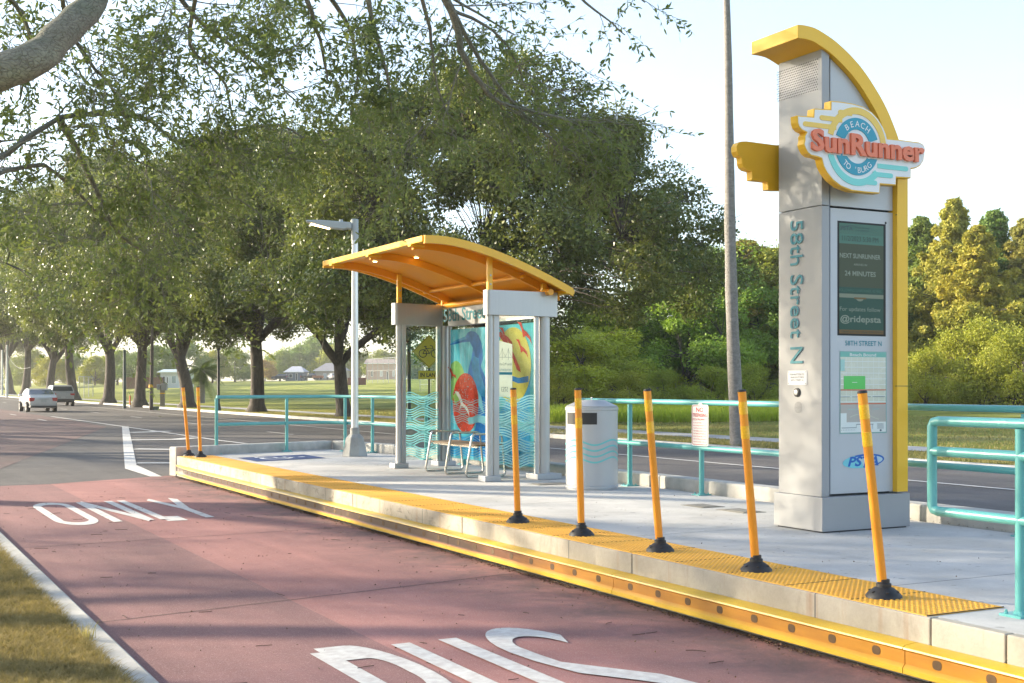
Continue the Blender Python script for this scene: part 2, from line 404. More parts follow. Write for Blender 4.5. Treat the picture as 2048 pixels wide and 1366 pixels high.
LET = {
 'O': [rr(.5, .82, .5, .18, 0, 180) + rr(.5, .18, .5, .18, 180, 360) + [(1, .82)]],
 'N': [[(0, 0), (0, 1)], [(0, 1), (1, 0)], [(1, 0), (1, 1)]],
 'L': [[(0, 1), (0, 0)], [(0, .03), (1, .03)]],
 'Y': [[(0, 1), (.5, .45)], [(1, 1), (.5, .45)], [(.5, .5), (.5, 0)]],
 'B': [[(0, 0), (0, 1)], [(0, .97)] + rr(.55, .74, .42, .23, 90, -90) + [(0, .51)], [(.5, .49)] + rr(.55, .26, .45, .23, 90, -90) + [(0, .03)]],
 'U': [[(0, 1)] + rr(.5, .18, .5, .18, 180, 360) + [(1, 1)]],
 'S': [rr(.5, .80, .5, .2, 20, 180) + [(.02, .72), (.12, .6), (.5, .5), (.88, .4), (.98, .28)] + rr(.5, .2, .5, .2, 0, -160)],
}
wm = MB()
for ch, x0, x1 in (('O', 2.30, 2.70), ('N', 2.92, 3.30), ('L', 3.48, 3.72), ('Y', 3.86, 4.22)):
    for st in LET[ch]: stroke(wm, st, x0, 15.75, x1 - x0, 2.85, .11)
struct('only_lettering', wm, PAINT)
wm = MB()
for ch, x0, x1 in (('B', 2.60, 2.96), ('U', 3.14, 3.47), ('S', 3.70, 4.16)):
    for st in LET[ch]: stroke(wm, st, x0, 4.75, x1 - x0, 2.72, .13)
struct('bus_lettering', wm, PAINT)
# ---------------------------------------------------------------- platform
def concrete(name, base, dark, joint=None, streak=False):
    m, n, bs = newmat(name); v = coords(n)
    f = noise(n, v, 1.3, 6, .65); c = ramp(n, f, [(.35, dark), (.65, base)])
    c = mixc(n, .35, c, ramp(n, noise(n, v, 45, 3, .8), [(.3, (.75, .75, .75)), (.6, (1, 1, 1))]), 'MULTIPLY')
    if joint and not streak:   # grime, gum spots and a faint broom texture
        c = mixc(n, ramp(n, noise(n, v, .55, 6, .75, .7), [(.50, (0, 0, 0)), (.70, (.55, .55, .55))]), c, (.33, .31, .28))
        c = mixc(n, ramp(n, noise(n, v, 11, 1, .4), [(.70, (0, 0, 0)), (.73, (.6, .6, .6))]), c, (.22, .21, .19))
        c = mixc(n, ramp(n, noise(n, coords(n, (14, .6, 1)), 6, 2, .6), [(.5, (0, 0, 0)), (.75, (.30, .30, .30))]), c, (.42, .41, .39))
    if streak:
        s_ = noise(n, coords(n, (1, 2.2, .8)), 1.6, 6, .75, .6)
        c = mixc(n, ramp(n, s_, [(.56, (0, 0, 0)), (.80, (.6, .6, .6))]), c, (.14, .12, .09))
        gp = N(n, 'ShaderNodeSeparateXYZ'); n.links.new(v, gp.inputs[0]); gm = N(n, 'ShaderNodeMapRange'); n.links.new(gp.outputs[1], gm.inputs[0]); gm.inputs[1].default_value = 9.5; gm.inputs[2].default_value = 12.5
        gn_ = noise(n, coords(n, (1, 1.5, 2.6)), 2.6, 7, .8, .8); gk = N(n, 'ShaderNodeMath', operation='MULTIPLY'); n.links.new(ramp(n, gn_, [(.52, (0, 0, 0)), (.66, (.85, .85, .85))]), gk.inputs[0]); n.links.new(gm.outputs[0], gk.inputs[1])
        c = mixc(n, gk.outputs[0], c, (.10, .095, .08))
        s3 = noise(n, coords(n, (1, 6, .5)), 1.1, 3, .6)
        c = mixc(n, ramp(n, s3, [(.58, (0, 0, 0)), (.72, (.5, .5, .5))]), c, (.26, .14, .07))
    if joint:
        sp = N(n, 'ShaderNodeSeparateXYZ'); n.links.new(v, sp.inputs[0])
        md = N(n, 'ShaderNodeMath', operation='FRACT'); dv = N(n, 'ShaderNodeMath', operation='DIVIDE'); n.links.new(sp.outputs[1], dv.inputs[0]); dv.inputs[1].default_value = joint
        n.links.new(dv.outputs[0], md.inputs[0]); lt = N(n, 'ShaderNodeMath', operation='LESS_THAN'); n.links.new(md.outputs[0], lt.inputs[0]); lt.inputs[1].default_value = .012 / joint
        c = mixc(n, lt.outputs[0], c, (.12, .12, .115))
    n.links.new(c, bs.inputs['Base Color']); bs.inputs['Roughness'].default_value = .8; bs.inputs['Specular IOR Level'].default_value = .3
    bump(n, bs, noise(n, v, 90, 3, .7), .25, .006); return m
CONC = concrete('platform_concrete', (.585, .57, .54), (.45, .44, .415), 3.05)
CONCF = concrete('stained_concrete', (.44, .405, .34), (.29, .265, .22), 3.05, True)
PX0 = 5.38
out = [(PX0 + .07, 1.5), (9.12, 1.5), (9.12, 22.2), (8.75, 24.45), (PX0 + .07, 23.35)]
b = MB(); b.prism(out, lambda u, v, w: (u, v, w), RD - .1, 0); struct('platform', b, CONC)
# stained front edge beam
b = MB()
y = 1.6
while y < 23.3:
    y1 = min(y + 3.04, 23.38)
    if y < 5.1 and y1 > 5.18: y1 = 5.16
    b.box(PX0, PX0 + .075, y, y1 - .012, RD - .05, .002); y = y1
struct('platform_edge', b, CONCF, bevel=.008)
# raised rear kerb
KB = [(PX0 - .02, 23.36), (8.80, 24.52), (9.20, 22.2), (9.20, 1.6)]
def offs(P0, d):
    o = []
    for i, p in enumerate(P0):
        a = P0[max(i - 1, 0)]; c = P0[min(i + 1, len(P0) - 1)]; dx, dy = c[0] - a[0], c[1] - a[1]; q = math.hypot(dx, dy)
        o.append((p[0] - dy / q * d, p[1] + dx / q * d))
    return o
b = MB()
segs = []
for i in range(3):
    p, q = Vector(KB[i]), Vector(KB[i + 1]); L = (q - p).length; n_ = max(1, round(L / 3.05))
    for k in range(n_):
        a_ = p + (q - p) * (k / n_); c_ = p + (q - p) * ((k + 1) / n_); t_ = (q - p).normalized(); a_ += t_ * .006; c_ -= t_ * .006
        nx, ny_ = -t_.y * .24, t_.x * .24
        z = .17 if i < 2 else .15
        b.prism([(a_.x, a_.y), (c_.x, c_.y), (c_.x + nx, c_.y + ny_), (a_.x + nx, a_.y + ny_)], lambda u, v, w: (u, v, w), RD - .1, z + random.uniform(-.003, .003))
struct('platform_rear_kerb', b, CURB, bevel=.02)
# tactile paving with truncated domes
TACT = mat('tactile_yellow', (.82, .43, .04), .6, var=.22, vs=4, bmp=.1, bs=80, col2=(.66, .34, .035))
b = MB(); b.box(PX0 + .02, 6.02, 5.20, 23.30, -.02, .006)
SP = .0425
prof = [(.0125, .006), (.010, .0102), (.0055, .0112)]
base = []
for i in range(14):
    for j in range(int((23.25 - 5.24) / SP)):
        cx, cy = PX0 + .045 + i * SP, 5.24 + j * SP; i0 = len(b.v); sg = 8
        for r, z in prof:
            for q in range(sg):
                a = q * math.pi / 4; b.v.append((cx + r * math.cos(a), cy + r * math.sin(a), z))
        for k in range(2):
            for q in range(sg): b.f.append((i0 + k * sg + q, i0 + k * sg + (q + 1) % sg, i0 + (k + 1) * sg + (q + 1) % sg, i0 + (k + 1) * sg + q)); b.m.append(0)
        b.f.append(tuple(i0 + 2 * sg + q for q in range(sg))); b.m.append(0)
struct('tactile_paving', b, TACT, fixn=False)
# seams between tactile tiles
b = MB()
for k in range(30): b.box(PX0 + .02, 6.02, 5.2 + k * .61 - .002, 5.2 + k * .61 + .002, .004, .0085)
struct('tactile_joints', b, JO)
# accessible marking
BLUE = mat('accessible_blue', (.018, .045, .16), .55, var=.15, vs=4)
b = MB(); q4 = [onz(475, 915.6, .005), onz(514, 923, .005), onz(652, 915.6, .005), onz(608, 909, .005)]
b.face([(x, y, .005) for x, y in q4], 0)
A, Bc, D = Vector(q4[1]), Vector(q4[0]), Vector(q4[2])
def bl(u, v, w=0):
    p = A + (Bc - A) * u + (D - A) * v; return (p.x, p.y, .009)
cx, cy = .50, .42
ring = [(cx + .26 * math.cos(t), cy + .20 * math.sin(t)) for t in [math.pi * (.45 + 1.25 * i / 18) for i in range(19)]]
b.ribbon(ring, .06, bl, 0, 1); b.ribbon([(.46, .68), (.50, .44), (.70, .44), (.80, .22), (.90, .24)], .065, bl, 0, 1); b.ribbon([(.48, .57), (.66, .57)], .05, bl, 0, 1)
b.face([bl(u, v) for u, v in circ(.45, .78, .055, 12)], 1)
struct('accessible_marking', b, [BLUE, WHITE])
# utility covers in the platform
CASTI = mat('cover_grey', (.24, .23, .20), .8, var=.4, vs=12, bmp=.4)
for i, (px, py, lx, ly, lab) in enumerate(((1482, 1022, .45, .30, 'flat grey concrete box cover in platform near the tall sign'), (1405, 1012, .40, .3, 'worn round edged valve cover left of the concrete box cover'), (1100, 968, .3, .5, 'grey drain cover beside the near rear shelter column'))):
    x, y = onz(px, py, 0); b = MB(); b.box(-ly / 2, ly / 2, -lx / 2, lx / 2, -.02, .004); b.box(-ly / 2 + .04, ly / 2 - .04, -lx / 2 + .04, lx / 2 - .04, .004, .008)
    o = b.build('utility_cover', CASTI); o.location = (x, y, 0); tag(o, lab, 'utility cover', 'covers set in the platform')
# ---------------------------------------------------------------- rub rail
def rail_mat():
    m, n, bs = newmat('rub_rail_yellow'); v = coords(n); tc = N(n, 'ShaderNodeTexCoord')
    geo = N(n, 'ShaderNodeNewGeometry'); sp = N(n, 'ShaderNodeSeparateXYZ'); n.links.new(geo.outputs['Position'], sp.inputs[0])
    # tyre scuffing: a dark purple brown band along the face, heaviest at the far (arrival) end
    f = noise(n, coords(n, (1, .8, 8)), 1.5, 4, .6)
    zb = N(n, 'ShaderNodeMapRange'); n.links.new(sp.outputs[2], zb.inputs[0]); zb.inputs[1].default_value = -.290; zb.inputs[2].default_value = -.258
    zt = N(n, 'ShaderNodeMapRange'); n.links.new(sp.outputs[2], zt.inputs[0]); zt.inputs[1].default_value = -.180; zt.inputs[2].default_value = -.186
    yb = N(n, 'ShaderNodeMapRange'); n.links.new(sp.outputs[1], yb.inputs[0]); yb.inputs[1].default_value = 8.8; yb.inputs[2].default_value = 11.6
    yb.inputs[3].default_value = .36; yb.inputs[4].default_value = 1.0
    m1 = N(n, 'ShaderNodeMath', operation='MULTIPLY'); n.links.new(zb.outputs[0], m1.inputs[0]); n.links.new(zt.outputs[0], m1.inputs[1])
    m2 = N(n, 'ShaderNodeMath', operation='MULTIPLY'); n.links.new(m1.outputs[0], m2.inputs[0]); n.links.new(yb.outputs[0], m2.inputs[1])
    fr_ = N(n, 'ShaderNodeMapRange'); n.links.new(f, fr_.inputs[0]); fr_.inputs[1].default_value = .25; fr_.inputs[2].default_value = .6; fr_.inputs[3].default_value = .75; fr_.inputs[4].default_value = 1.05
    m3 = N(n, 'ShaderNodeMath', operation='MULTIPLY', use_clamp=True); n.links.new(m2.outputs[0], m3.inputs[0]); n.links.new(fr_.outputs[0], m3.inputs[1])
    y1 = ramp(n, noise(n, v, 3, 4), [(.3, (.50, .30, .012)), (.7, (.63, .41, .018))])
    c = ramp(n, m3.outputs[0], [(0, (1, 1, 1)), (.3, (.80, .54, .26)), (.6, (.20, .085, .07)), (.85, (.06, .032, .05))])
    n.links.new(mixc(n, 1.0, y1, c, 'MULTIPLY'), bs.inputs['Base Color']); bs.inputs['Roughness'].default_value = .4
    bs.inputs['Coat Weight'].default_value = .2; return m
RAILM = rail_mat(); HOLE = mat('bolt_recess', (.10, .05, .012), .7, var=.4, vs=30)
rr_ = thing('rub_rail', 'yellow bolted rub rail with dark tyre scuffs along the platform edge', 'rub rail', (5.3, 5.25, RD))
def railpath(y):
    return 0 if y < 21.5 else (.10 * ((y - 21.5) / 1.9) ** 2)
prof = [(PX0 - .003, -.150), (PX0 - .10, -.158), (PX0 - .115, -.168), (PX0 - .118, -.178), (PX0 - .100, -.190), (PX0 - .100, -.262), (PX0 - .118, -.285), (PX0 - .118, -.315), (PX0 - .09, -.325), (PX0 - .003, -.325)]
ysec = [-.85 + 3.05 * i for i in range(8)] + [23.42]
for i in range(8):
    y0, y1 = ysec[i], ysec[i + 1] - .006; nn = 8; b = MB()
    for k in range(nn + 1):
        yy = y0 + (y1 - y0) * k / nn
        for x, z in prof: b.v.append((x + railpath(yy), yy, z))
    P_ = len(prof)
    for k in range(nn):
        for q in range(P_):
            b.f.append((k * P_ + q, (k + 1) * P_ + q, (k + 1) * P_ + (q + 1) % P_, k * P_ + (q + 1) % P_)); b.m.append(0)
    b.f.append(tuple(range(P_))); b.f.append(tuple(range(nn * P_, nn * P_ + P_))); b.m += [0, 0]
    k = 0
    while y0 + .22 + k * .37 < y1 - .08:
        yy = y0 + .22 + k * .37; k += 1
        X = PX0 - .100 + railpath(yy)
        lp = [(-yy + 0.033 * math.copysign(abs(math.cos(t)) ** .7, math.cos(t)), -.226 + .026 * math.copysign(abs(math.sin(t)) ** .7, math.sin(t))) for t in [2 * math.pi * q / 16 for q in range(16)]]
        b.prism(lp, FX(X), -.004, .002, 1)
    b.o = (5.3, 5.25, RD)
    ob = b.build('rail_section', [RAILM, HOLE], rr_, smooth=True, label=('rail section scuffed dark purple brown by tyres' if i > 3 else 'cleaner yellow rail section with orange scuff band'))
# ---------------------------------------------------------------- railings
def pipe_rail(name, label, cat, posts, runs, loc, plates=True, group='turquoise pipe railings on the platform', r=.032):
    t = thing(name, label, cat, loc, 0, group); ox, oy, oz = loc
    for k, (x, y) in enumerate(posts):
        b = MB(); b.o = loc; b.tube([(x, y, 0.0), (x, y, 1.06)], r, 14)
        po = b.build('post', TURQ, t, smooth=True)
        b = MB(); b.o = loc; b.box(x - .09, x + .09, y - .075, y + .075, .0, .014)
        b.tube([(x, y, .014), (x, y, .03)], [.045, .034], 14)
        for sx, sy in ((-.06, -.05), (.06, .05), (-.06, .05), (.06, -.05)): b.tube([(x + sx, y + sy, .014), (x + sx, y + sy, .035)], [.012, .007], 6)
        pl = b.build('base_plate', TURQ, po)
    for nm, pts in runs:
        b = MB(); b.o = loc; b.tube(pts, r, 14); b.build(nm, TURQ, t, smooth=True)
    return t
RX = 9.00
pA = [(6.21, 23.74), (7.67, 24.0), (8.72, 23.55), (RX + .02, 22.85), (RX, 20.25), (RX, 18.7)]
cA = [(6.21, 23.74), (8.40, 24.18), (8.62, 24.02), (RX + .02, 22.85), (RX, 22.0), (RX, 17.9)]
pipe_rail('pipe_railing', 'turquoise railing wrapping the far end of the platform behind the light pole', 'railing', pA,
          [('top_rail', [(x, y, 1.08) for x, y in cA]), ('mid_rail', [(x, y, .56) for x, y in cA])], (6.21, 23.74, 0))
cB0, cB1 = 14.95, 5.6
pB = [(RX, 13.75), (RX, 12.2), (RX, 10.65), (RX, 9.1), (RX, 7.55), (RX, 6.0)]
pipe_rail('pipe_railing', 'long straight turquoise railing behind the bin and the tall sign', 'railing', pB,
          [('top_rail', [(RX, cB0, 1.10), (RX, cB1, 1.10)]), ('mid_rail', [(RX, cB0, .56), (RX, cB1, .56)])], (RX, 13.75, 0))
# near right railing with closed loop end
cx_ = 5.89
fr = [(5.0, 1.09), (5.58, 1.09), (5.615, 1.082), (5.628, 1.06), (5.63, .8), (5.628, .57), (5.615, .548), (5.58, .54), (5.0, .54)]
pipe_rail('pipe_railing', 'nearest turquoise railing with closed loop end, at the right edge', 'railing', [(cx_, 4.97), (cx_, 3.4)],
          [('loop_rail', [(cx_, y, z) for y, z in fr]), ('top_rail', [(cx_, 5.0, 1.09), (cx_, 2.0, 1.09)]), ('mid_rail', [(cx_, 5.62, .905), (cx_, 2.0, .905)]), ('bottom_rail', [(cx_, 5.0, .54), (cx_, 2.0, .54)])], (cx_, 4.97, 0), r=.030)
# ---------------------------------------------------------------- delineator posts
POSTM = mat('orange_plastic', (.90, .33, .008), .5, var=.22, vs=5, stretch=(1, 1, .35))
REFL = mat('amber_reflector', (.98, .52, .02), .25, var=.25, vs=120, coat=.5)
def delineator(label):
    t = thing('delineator_post', label, 'delineator', group='flexible yellow posts along the platform edge')
    b = MB(); b.lathe([(.112, 0), (.110, .012), (.085, .040), (.060, .058), (.046, .064), (.046, .085), (.036, .09), (.036, .11), (.031, .112)], seg=28)
    for a in (0, 1.05, 2.1, 3.14, 4.19, 5.24): b.tube([(.084 * math.cos(a), .084 * math.sin(a), .034), (.087 * math.cos(a), .087 * math.sin(a), .043)], .009, 8)
    b.build('rubber_base', BLACK, t, smooth=True)
    tu = MB(); tu.lathe([(.030, .10), (.0305, .3), (.0285, .7), (.0295, 1.26)], seg=20)
    u = tu.build('post_tube', POSTM, t, smooth=True)
    c = MB(); c.lathe([(.0305, 1.26), (.031, 1.268), (.026, 1.276), (.0, 1.279)], seg=20); c.build('cap', BLACK, u, smooth=True)
    for z0 in (1.10, .93): c = MB(); c.lathe([(.0296, z0), (.0312, z0 + .002), (.0312, z0 + .088), (.0296, z0 + .09)], seg=20); c.build('reflective_band', REFL, u, smooth=True)
    return t
dp = [(5.64, 5.78, .105, 'nearest yellow flexible post, leaning left in front of the tall sign'), (5.65, 7.02, .080, 'second nearest yellow post, just left of the tall sign'), (5.65, 8.20, .080, 'leaning yellow post between the bin and the no trespassing sign'),
      (5.64, 9.38, .025, 'upright yellow post in front of the cylindrical bin'), (5.64, 10.55, .035, 'yellow post in front of the near shelter columns'), (5.66, 22.75, .035, 'far yellow post, right one of the pair at platform end'), (5.58, 23.28, .085, 'far yellow post, left leaning one of the pair at platform end')]
d0 = None
for i, (x, y, ln, lab) in enumerate(dp):
    if d0 is None: d0 = delineator(lab); d = d0
    else: d = copy_tree(d0); d['label'] = lab
    d.location = (x, y, .006)
    for ch in [o for o in bpy.data.objects if o.parent == d and o.name.startswith('post_tube')]:
        ch.rotation_euler = (Matrix.Rotation(math.atan(ln), 3, Vector((-.4673, -.8841, 0)))).to_euler()
        ch.rotation_euler.rotate_axis('Z', i * 1.1)
# ---------------------------------------------------------------- litter bin
bx, by = 8.34, 13.62
t = thing('litter_bin', 'silver cylindrical litter bin with turquoise wave lines beside the shelter', 'bin', (bx, by, 0))
b = MB(); b.lathe([(.325, .0), (.325, .015), (.335, .02), (.335, .05), (.328, .055), (.328, .99), (.336, .995), (.336, 1.03), (.32, 1.035)], seg=48); b.build('bin_body', SILV, t, smooth=True)
b = MB(); b.lathe([(.322, 1.03), (.325, 1.045), (.17, 1.115), (.165, 1.12), (0, 1.122)], seg=40); ld = b.build('bin_lid', SILV, t, smooth=True)
b = MB(); b.tube([(0, 0, 1.12), (0, 0, 1.15)], .008, 6); b.tube([(0, -.02, 1.15), (0, .02, 1.15)], .006, 6); b.build('lid_knob', STEEL, ld)
# opening: dark recessed band facing the road/camera-left
b = MB()
def cylp(a, z, r): return (r * math.cos(a), r * math.sin(a), z)
a0, a1 = R_(172), R_(250)
for k in range(14):
    p, q = a0 + (a1 - a0) * k / 14, a0 + (a1 - a0) * (k + 1) / 14
    b.face([cylp(p, .82, .331), cylp(q, .82, .331), cylp(q, .965, .331), cylp(p, .965, .331)])
b.build('bin_opening', BLACKP, t)
WAVE = mat('wave_turquoise', (.15, .50, .50), .4)
for j in range(4):
    b = MB()
    for k in range(80):
        p, q = 2 * math.pi * k / 80, 2 * math.pi * (k + 1) / 80
        def zz(a): return .585 - j * .072 + .032 * math.sin(a * 4 + .2 + j * .0)
        b.face([cylp(p, zz(p), .3305), cylp(q, zz(q), .3305), cylp(q, zz(q) + .022, .3305), cylp(p, zz(p) + .022, .3305)])
    b.build('wave_stripe', WAVE, t)
# ---------------------------------------------------------------- light pole
lx, ly = 8.30, 21.91
t = thing('light_pole', 'silver light pole with lit flat lamp head on a concrete foot', 'lamp post', (lx, ly, 0))
GC = concrete('foot_concrete', (.42, .42, .40), (.27, .27, .25))
b = MB(); b.lathe([(.25, 0), (.245, .02), (.17, .34), (.11, .40), (.0, .41)], seg=8); b.build('concrete_foot', GC, t, bevel=.01)
b = MB(); b.lathe([(.085, .36), (.085, .52), (.078, .525), (.06, .53)], seg=16); b.build('pole_collar', GC, t, smooth=True)
b = MB(); b.lathe([(.068, .5), (.062, 2.5), (.058, 4.0)], seg=20); b.build('pole', mat('pole_aluminium', (.72, .72, .72), .3, metal=.6, var=.1, vs=14, stretch=(1, 1, .1)), t, smooth=True)
GREYP = mat('grey_powdercoat', (.36, .40, .41), .45)
b = MB(); b.lathe([(.068, 3.98), (.068, 4.36), (.06, 4.37), (0, 4.37)], seg=20); b.build('pole_sleeve', GREYP, t, smooth=True)
hd = Vector((-RTX, -RTY, 0)); hd = Vector((-.93, .36, 0)).normalized(); sd_ = Vector((-hd.y, hd.x, 0))
b = MB()
def lamp(u, v, w): p = hd * u + sd_ * w; return (p.x, p.y, v)
b.prism([(.06, 4.18), (.14, 4.19), (.2, 4.17), (.5, 4.20), (.88, 4.30), (.90, 4.33), (.6, 4.335), (.2, 4.31), (.06, 4.30)], lamp, -.11, .11)
ar = b.build('lamp_head', GREYP, t, bevel=.02)
b = MB(); b.prism([(.46, 4.187), (.80, 4.27), (.80, 4.262), (.46, 4.18)], lamp, -.085, .085); b.build('lamp_lens', mat('lamp_glow', (1, .72, .38), .5, emis=5), ar)
b = MB(); b.tube([tuple(hd * .25 + Vector((0, 0, 4.31))), tuple(hd * .25 + Vector((0, 0, 4.36)))], .035, 12); b.build('photocell', GREYP, ar)
# ---------------------------------------------------------------- no trespassing sign
SX = RX - .04
(yl, zt_), (yr, zb_) = onx(1384, 809, SX), onx(1417, 893, SX)
t = thing('notice_sign', 'white and red metal no trespassing notice fixed to the long railing', 'sign', (SX, (yl + yr) / 2, .5))
def rrect(u0, u1, v0, v1, r, n=5):
    o = []
    for cu, cv, a in ((u1 - r, v1 - r, 0), (u0 + r, v1 - r, 90), (u0 + r, v0 + r, 180), (u1 - r, v0 + r, 270)):
        o += [(cu + r * math.cos(R_(a + 90 * i / (n - 1))), cv + r * math.sin(R_(a + 90 * i / (n - 1)))) for i in range(n)]
    return o
U0, U1, V0, V1 = -yl, -yr, zb_, zt_; wS, hS = U1 - U0, V1 - V0
org = tuple(t.location)
b = MB(); b.o = org; b.prism(rrect(U0, U1, V0, V1, .03), FX(SX), 0, .004)
pl = b.build('sign_plate', mat('sign_white', (.78, .76, .72), .4), t)
b = MB(); b.o = org
ro, ri = rrect(U0 + .012, U1 - .012, V0 + .012, V1 - .012, .025), rrect(U0 + .019, U1 - .019, V0 + .019, V1 - .019, .02)
for k in range(len(ro)):
    j = (k + 1) % len(ro); f_ = FX(SX); b.face([f_(*ro[k], .006), f_(*ro[j], .006), f_(*ri[j], .006), f_(*ri[k], .006)])
def T(s, a, c, v0, v1, off=.0): text(b, s, FX(SX), U0 + wS * a, U0 + wS * c, V0 + hS * v0, V0 + hS * v1, .0065, 0, off=off)
T('NO', .28, .72, .82, .935, .02); T('TRESPASSING', .08, .92, .70, .79, .015); T('PSTA PROPERTY', .08, .92, .615, .665, .01)
for k, s in enumerate(('ALL LAW ENFORCEMENT OFFICERS', 'ARE AUTHORIZED REPRESENTATIVES', 'TO ADVISE ANY PERSON TO LEAVE', 'THESE PREMISES. FAILURE TO LEAVE', 'THE PREMISES AFTER BEING SO', 'INSTRUCTED MAY RESULT IN AN', 'ARREST FOR TRESPASS AFTER WARNING', 'UNDER FLORIDA STATUTE')):
    T(s, .10, .90, .545 - k * .066, .573 - k * .066, .006)
b.build('sign_lettering', REDP, t)
b = MB(); b.o = org; b.box(SX + .001, SX + .02, -(U0 + U1) / 2 - .03, -(U0 + U1) / 2 + .03, V0 + .02, V1 + .02); b.build('sign_bracket', STEEL, t)
# ---------------------------------------------------------------- bus shelter
SHO = (7.74, 15.30, 0)
t = thing('bus_shelter', 'bus shelter with curved yellow roof and heron mural glass', 'bus shelter', SHO); SHEL = t
def nb():
    b = MB(); b.o = SHO; return b
NF, NBK, FF, FB = (7.74, 15.30), (8.62, 15.36), (7.72, 18.42), (8.60, 18.66)
for (x, y), r, bw, lab in ((NF, .052, .15, None), (FF, .052, .15, None), (NBK, .085, .24, 'wide rear column nearest the bin'), (FB, .085, .20, None)):
    b = nb(); b.tube([(x, y, .07), (x, y, 2.27)], r, 20); c = b.build('column', ALU, t, smooth=True, label=lab)
    b = nb(); b.box(x - bw * .8, x + bw * .8, y - bw * .72, y + bw * .72, 0, .08); b.build('base_block', SILV, c, bevel=.008)
for q_ in ((NF[0] + .06, NF[0] + .14, NF[1] - .02, NF[1] + .02, .05), (NBK[0] - .16, NBK[0] - .10, NBK[1] - .045, NBK[1] - .005, .05), (FF[0] + .06, FF[0] + .11, FF[1] - .02, FF[1] + .02, .05), (FB[0] - .15, FB[0] - .09, FB[1] - .09, FB[1] - .03, .05), (8.64, 8.68, 15.46, 15.50, .08), (8.64, 8.68, 18.50, 18.54, .08)):
    b = nb(); b.box(*q_, 2.26); b.build('glazing_mullion', ALU, t)
# fascias
ZF0, ZF1 = 2.262, 2.60
def fasc(name, p, q, th, lab=None, rnd=True):
    b = nb(); p = Vector(p); q = Vector(q); d = (q - p).normalized(); n_ = Vector((-d.y, d.x))
    L = (q - p).length; r = .045
    lp = [(-th / 2 + r, 0)]
    pts = []
    for cu, cv, a in ((L - r, th / 2 - r, 0), (r, th / 2 - r, 90), (r, -th / 2 + r, 180), (L - r, -th / 2 + r, 270)):
        for k in range(5): pts.append((cu + r * math.cos(R_(a + 22.5 * k)), cv + r * math.sin(R_(a + 22.5 * k))))
    def f_(u, v, w): a = p + d * u + n_ * v; return (a.x, a.y, w)
    b.prism(pts, f_, ZF0, ZF1); return b.build(name, ALU, t, smooth=True, label=lab)
fasc('end_fascia', (7.66, 15.28), (8.80, 15.34), .16, 'plain aluminium end fascia nearest the camera')
fasc('end_fascia', (7.62, 18.42), (8.55, 18.66), .16, 'shaded aluminium end fascia beside the light pole')
fb = fasc('rear_fascia', (8.71, 15.44), (8.70, 18.6), .12, 'rear fascia with the street name')
b = nb()
ya = onx(888, 640, 8.645)[0]; yb = onx(966, 640, 8.645)[0]; per = (ya - yb) / 9.6
text(b, '58th Street N', FX(8.645), -ya, -ya + per * 12.2, 2.335, 2.545, .004, 0, ext=.004, off=.01)
b.build('street_name_lettering', TEAL, fb)
# roof
Y0R, Y1R = 15.05, 19.04
tab = [ony(px, py, Y0R) for px, py in ((850, 470), (900, 474), (950, 486), (1000, 504), (1060, 530), (1110, 556), (1147, 577))]
pc = np.polyfit([a for a, _ in tab], [b_ for _, b_ in tab], 4)
XR0, XR1 = tab[0][0], tab[-1][0]
RZ = lambda x: float(np.polyval(pc, x))
NX = 28; xs_ = [XR0 + (XR1 - XR0) * i / NX for i in range(NX + 1)]
def strip(b, y0, y1, d0, d1, m=0, xa=0, xb=NX):
    # curved slab between depths d0 and d1 below the roof line
    lp = [(xs_[i], RZ(xs_[i]) - d0) for i in range(xa, xb + 1)] + [(xs_[i], RZ(xs_[i]) - d1) for i in range(xb, xa - 1, -1)]
    i0 = len(b.v); n = xb - xa + 1
    for y in (y0, y1):
        for u, v in lp: b.v.append((u, y, v))
    m2 = 2 * n
    for k in range(m2):
        j = (k + 1) % m2; b.f.append((i0 + k, i0 + j, i0 + m2 + j, i0 + m2 + k)); b.m.append(m)
    for k in range(n - 1):
        for o_, rv in ((0, 0), (m2, 1)):
            a_ = (i0 + o_ + k, i0 + o_ + k + 1, i0 + o_ + m2 - 2 - k, i0 + o_ + m2 - 1 - k); b.f.append(a_); b.m.append(m)
b = nb(); strip(b, Y0R + .05, Y1R - .05, .03, .045); ORP = mat('roof_orange', (.88, .36, .010), .45, spec=.25, var=.08, vs=2); rf = b.build('roof_panel', ORP, t, smooth=True)
b = nb(); strip(b, Y0R, Y0R + .048, 0, .105); b.build('roof_edge', YEL, t, smooth=True, label='bright yellow curved edge at the near end')
b = nb(); strip(b, Y1R - .048, Y1R, 0, .105); b.build('roof_edge', YEL, t, smooth=True)
for y in (15.46, 17.0, 18.54):
    b = nb(); strip(b, y - .03, y + .03, .047, .15); b.build('roof_rib', ORP, t, smooth=True)
b = nb(); b.box(XR0 - .02, XR0 + .05, Y0R + .05, Y1R - .05, RZ(XR0) - .08, RZ(XR0) - .0); b.box(XR0 + .05, XR0 + .10, Y0R + .05, Y1R - .05, RZ(XR0) - .08, RZ(XR0) - .055)
for y in (15.46, 17.0, 18.54): b.box(XR0 - .05, XR0 + .16, y - .05, y + .05, RZ(XR0) - .115, RZ(XR0) - .082)
b.build('front_beam', YEL, t, bevel=.006)
b = nb(); b.box(XR1 - .12, XR1 + .02, Y0R + .002, Y1R - .002, RZ(XR1) - .075, RZ(XR1) - .02); b.build('rear_gutter', YEL, t, bevel=.006)
b = nb(); b.tube([(8.62, Y0R + .1, RZ(8.62) - .19), (8.62, Y1R - .1, RZ(8.62) - .19)], .045, 12); b.tube([(8.30, Y0R + .3, RZ(8.3) - .10), (8.30, Y1R - .3, RZ(8.3) - .10)], .03, 10); b.build('purlin', YEL2, t, smooth=True)
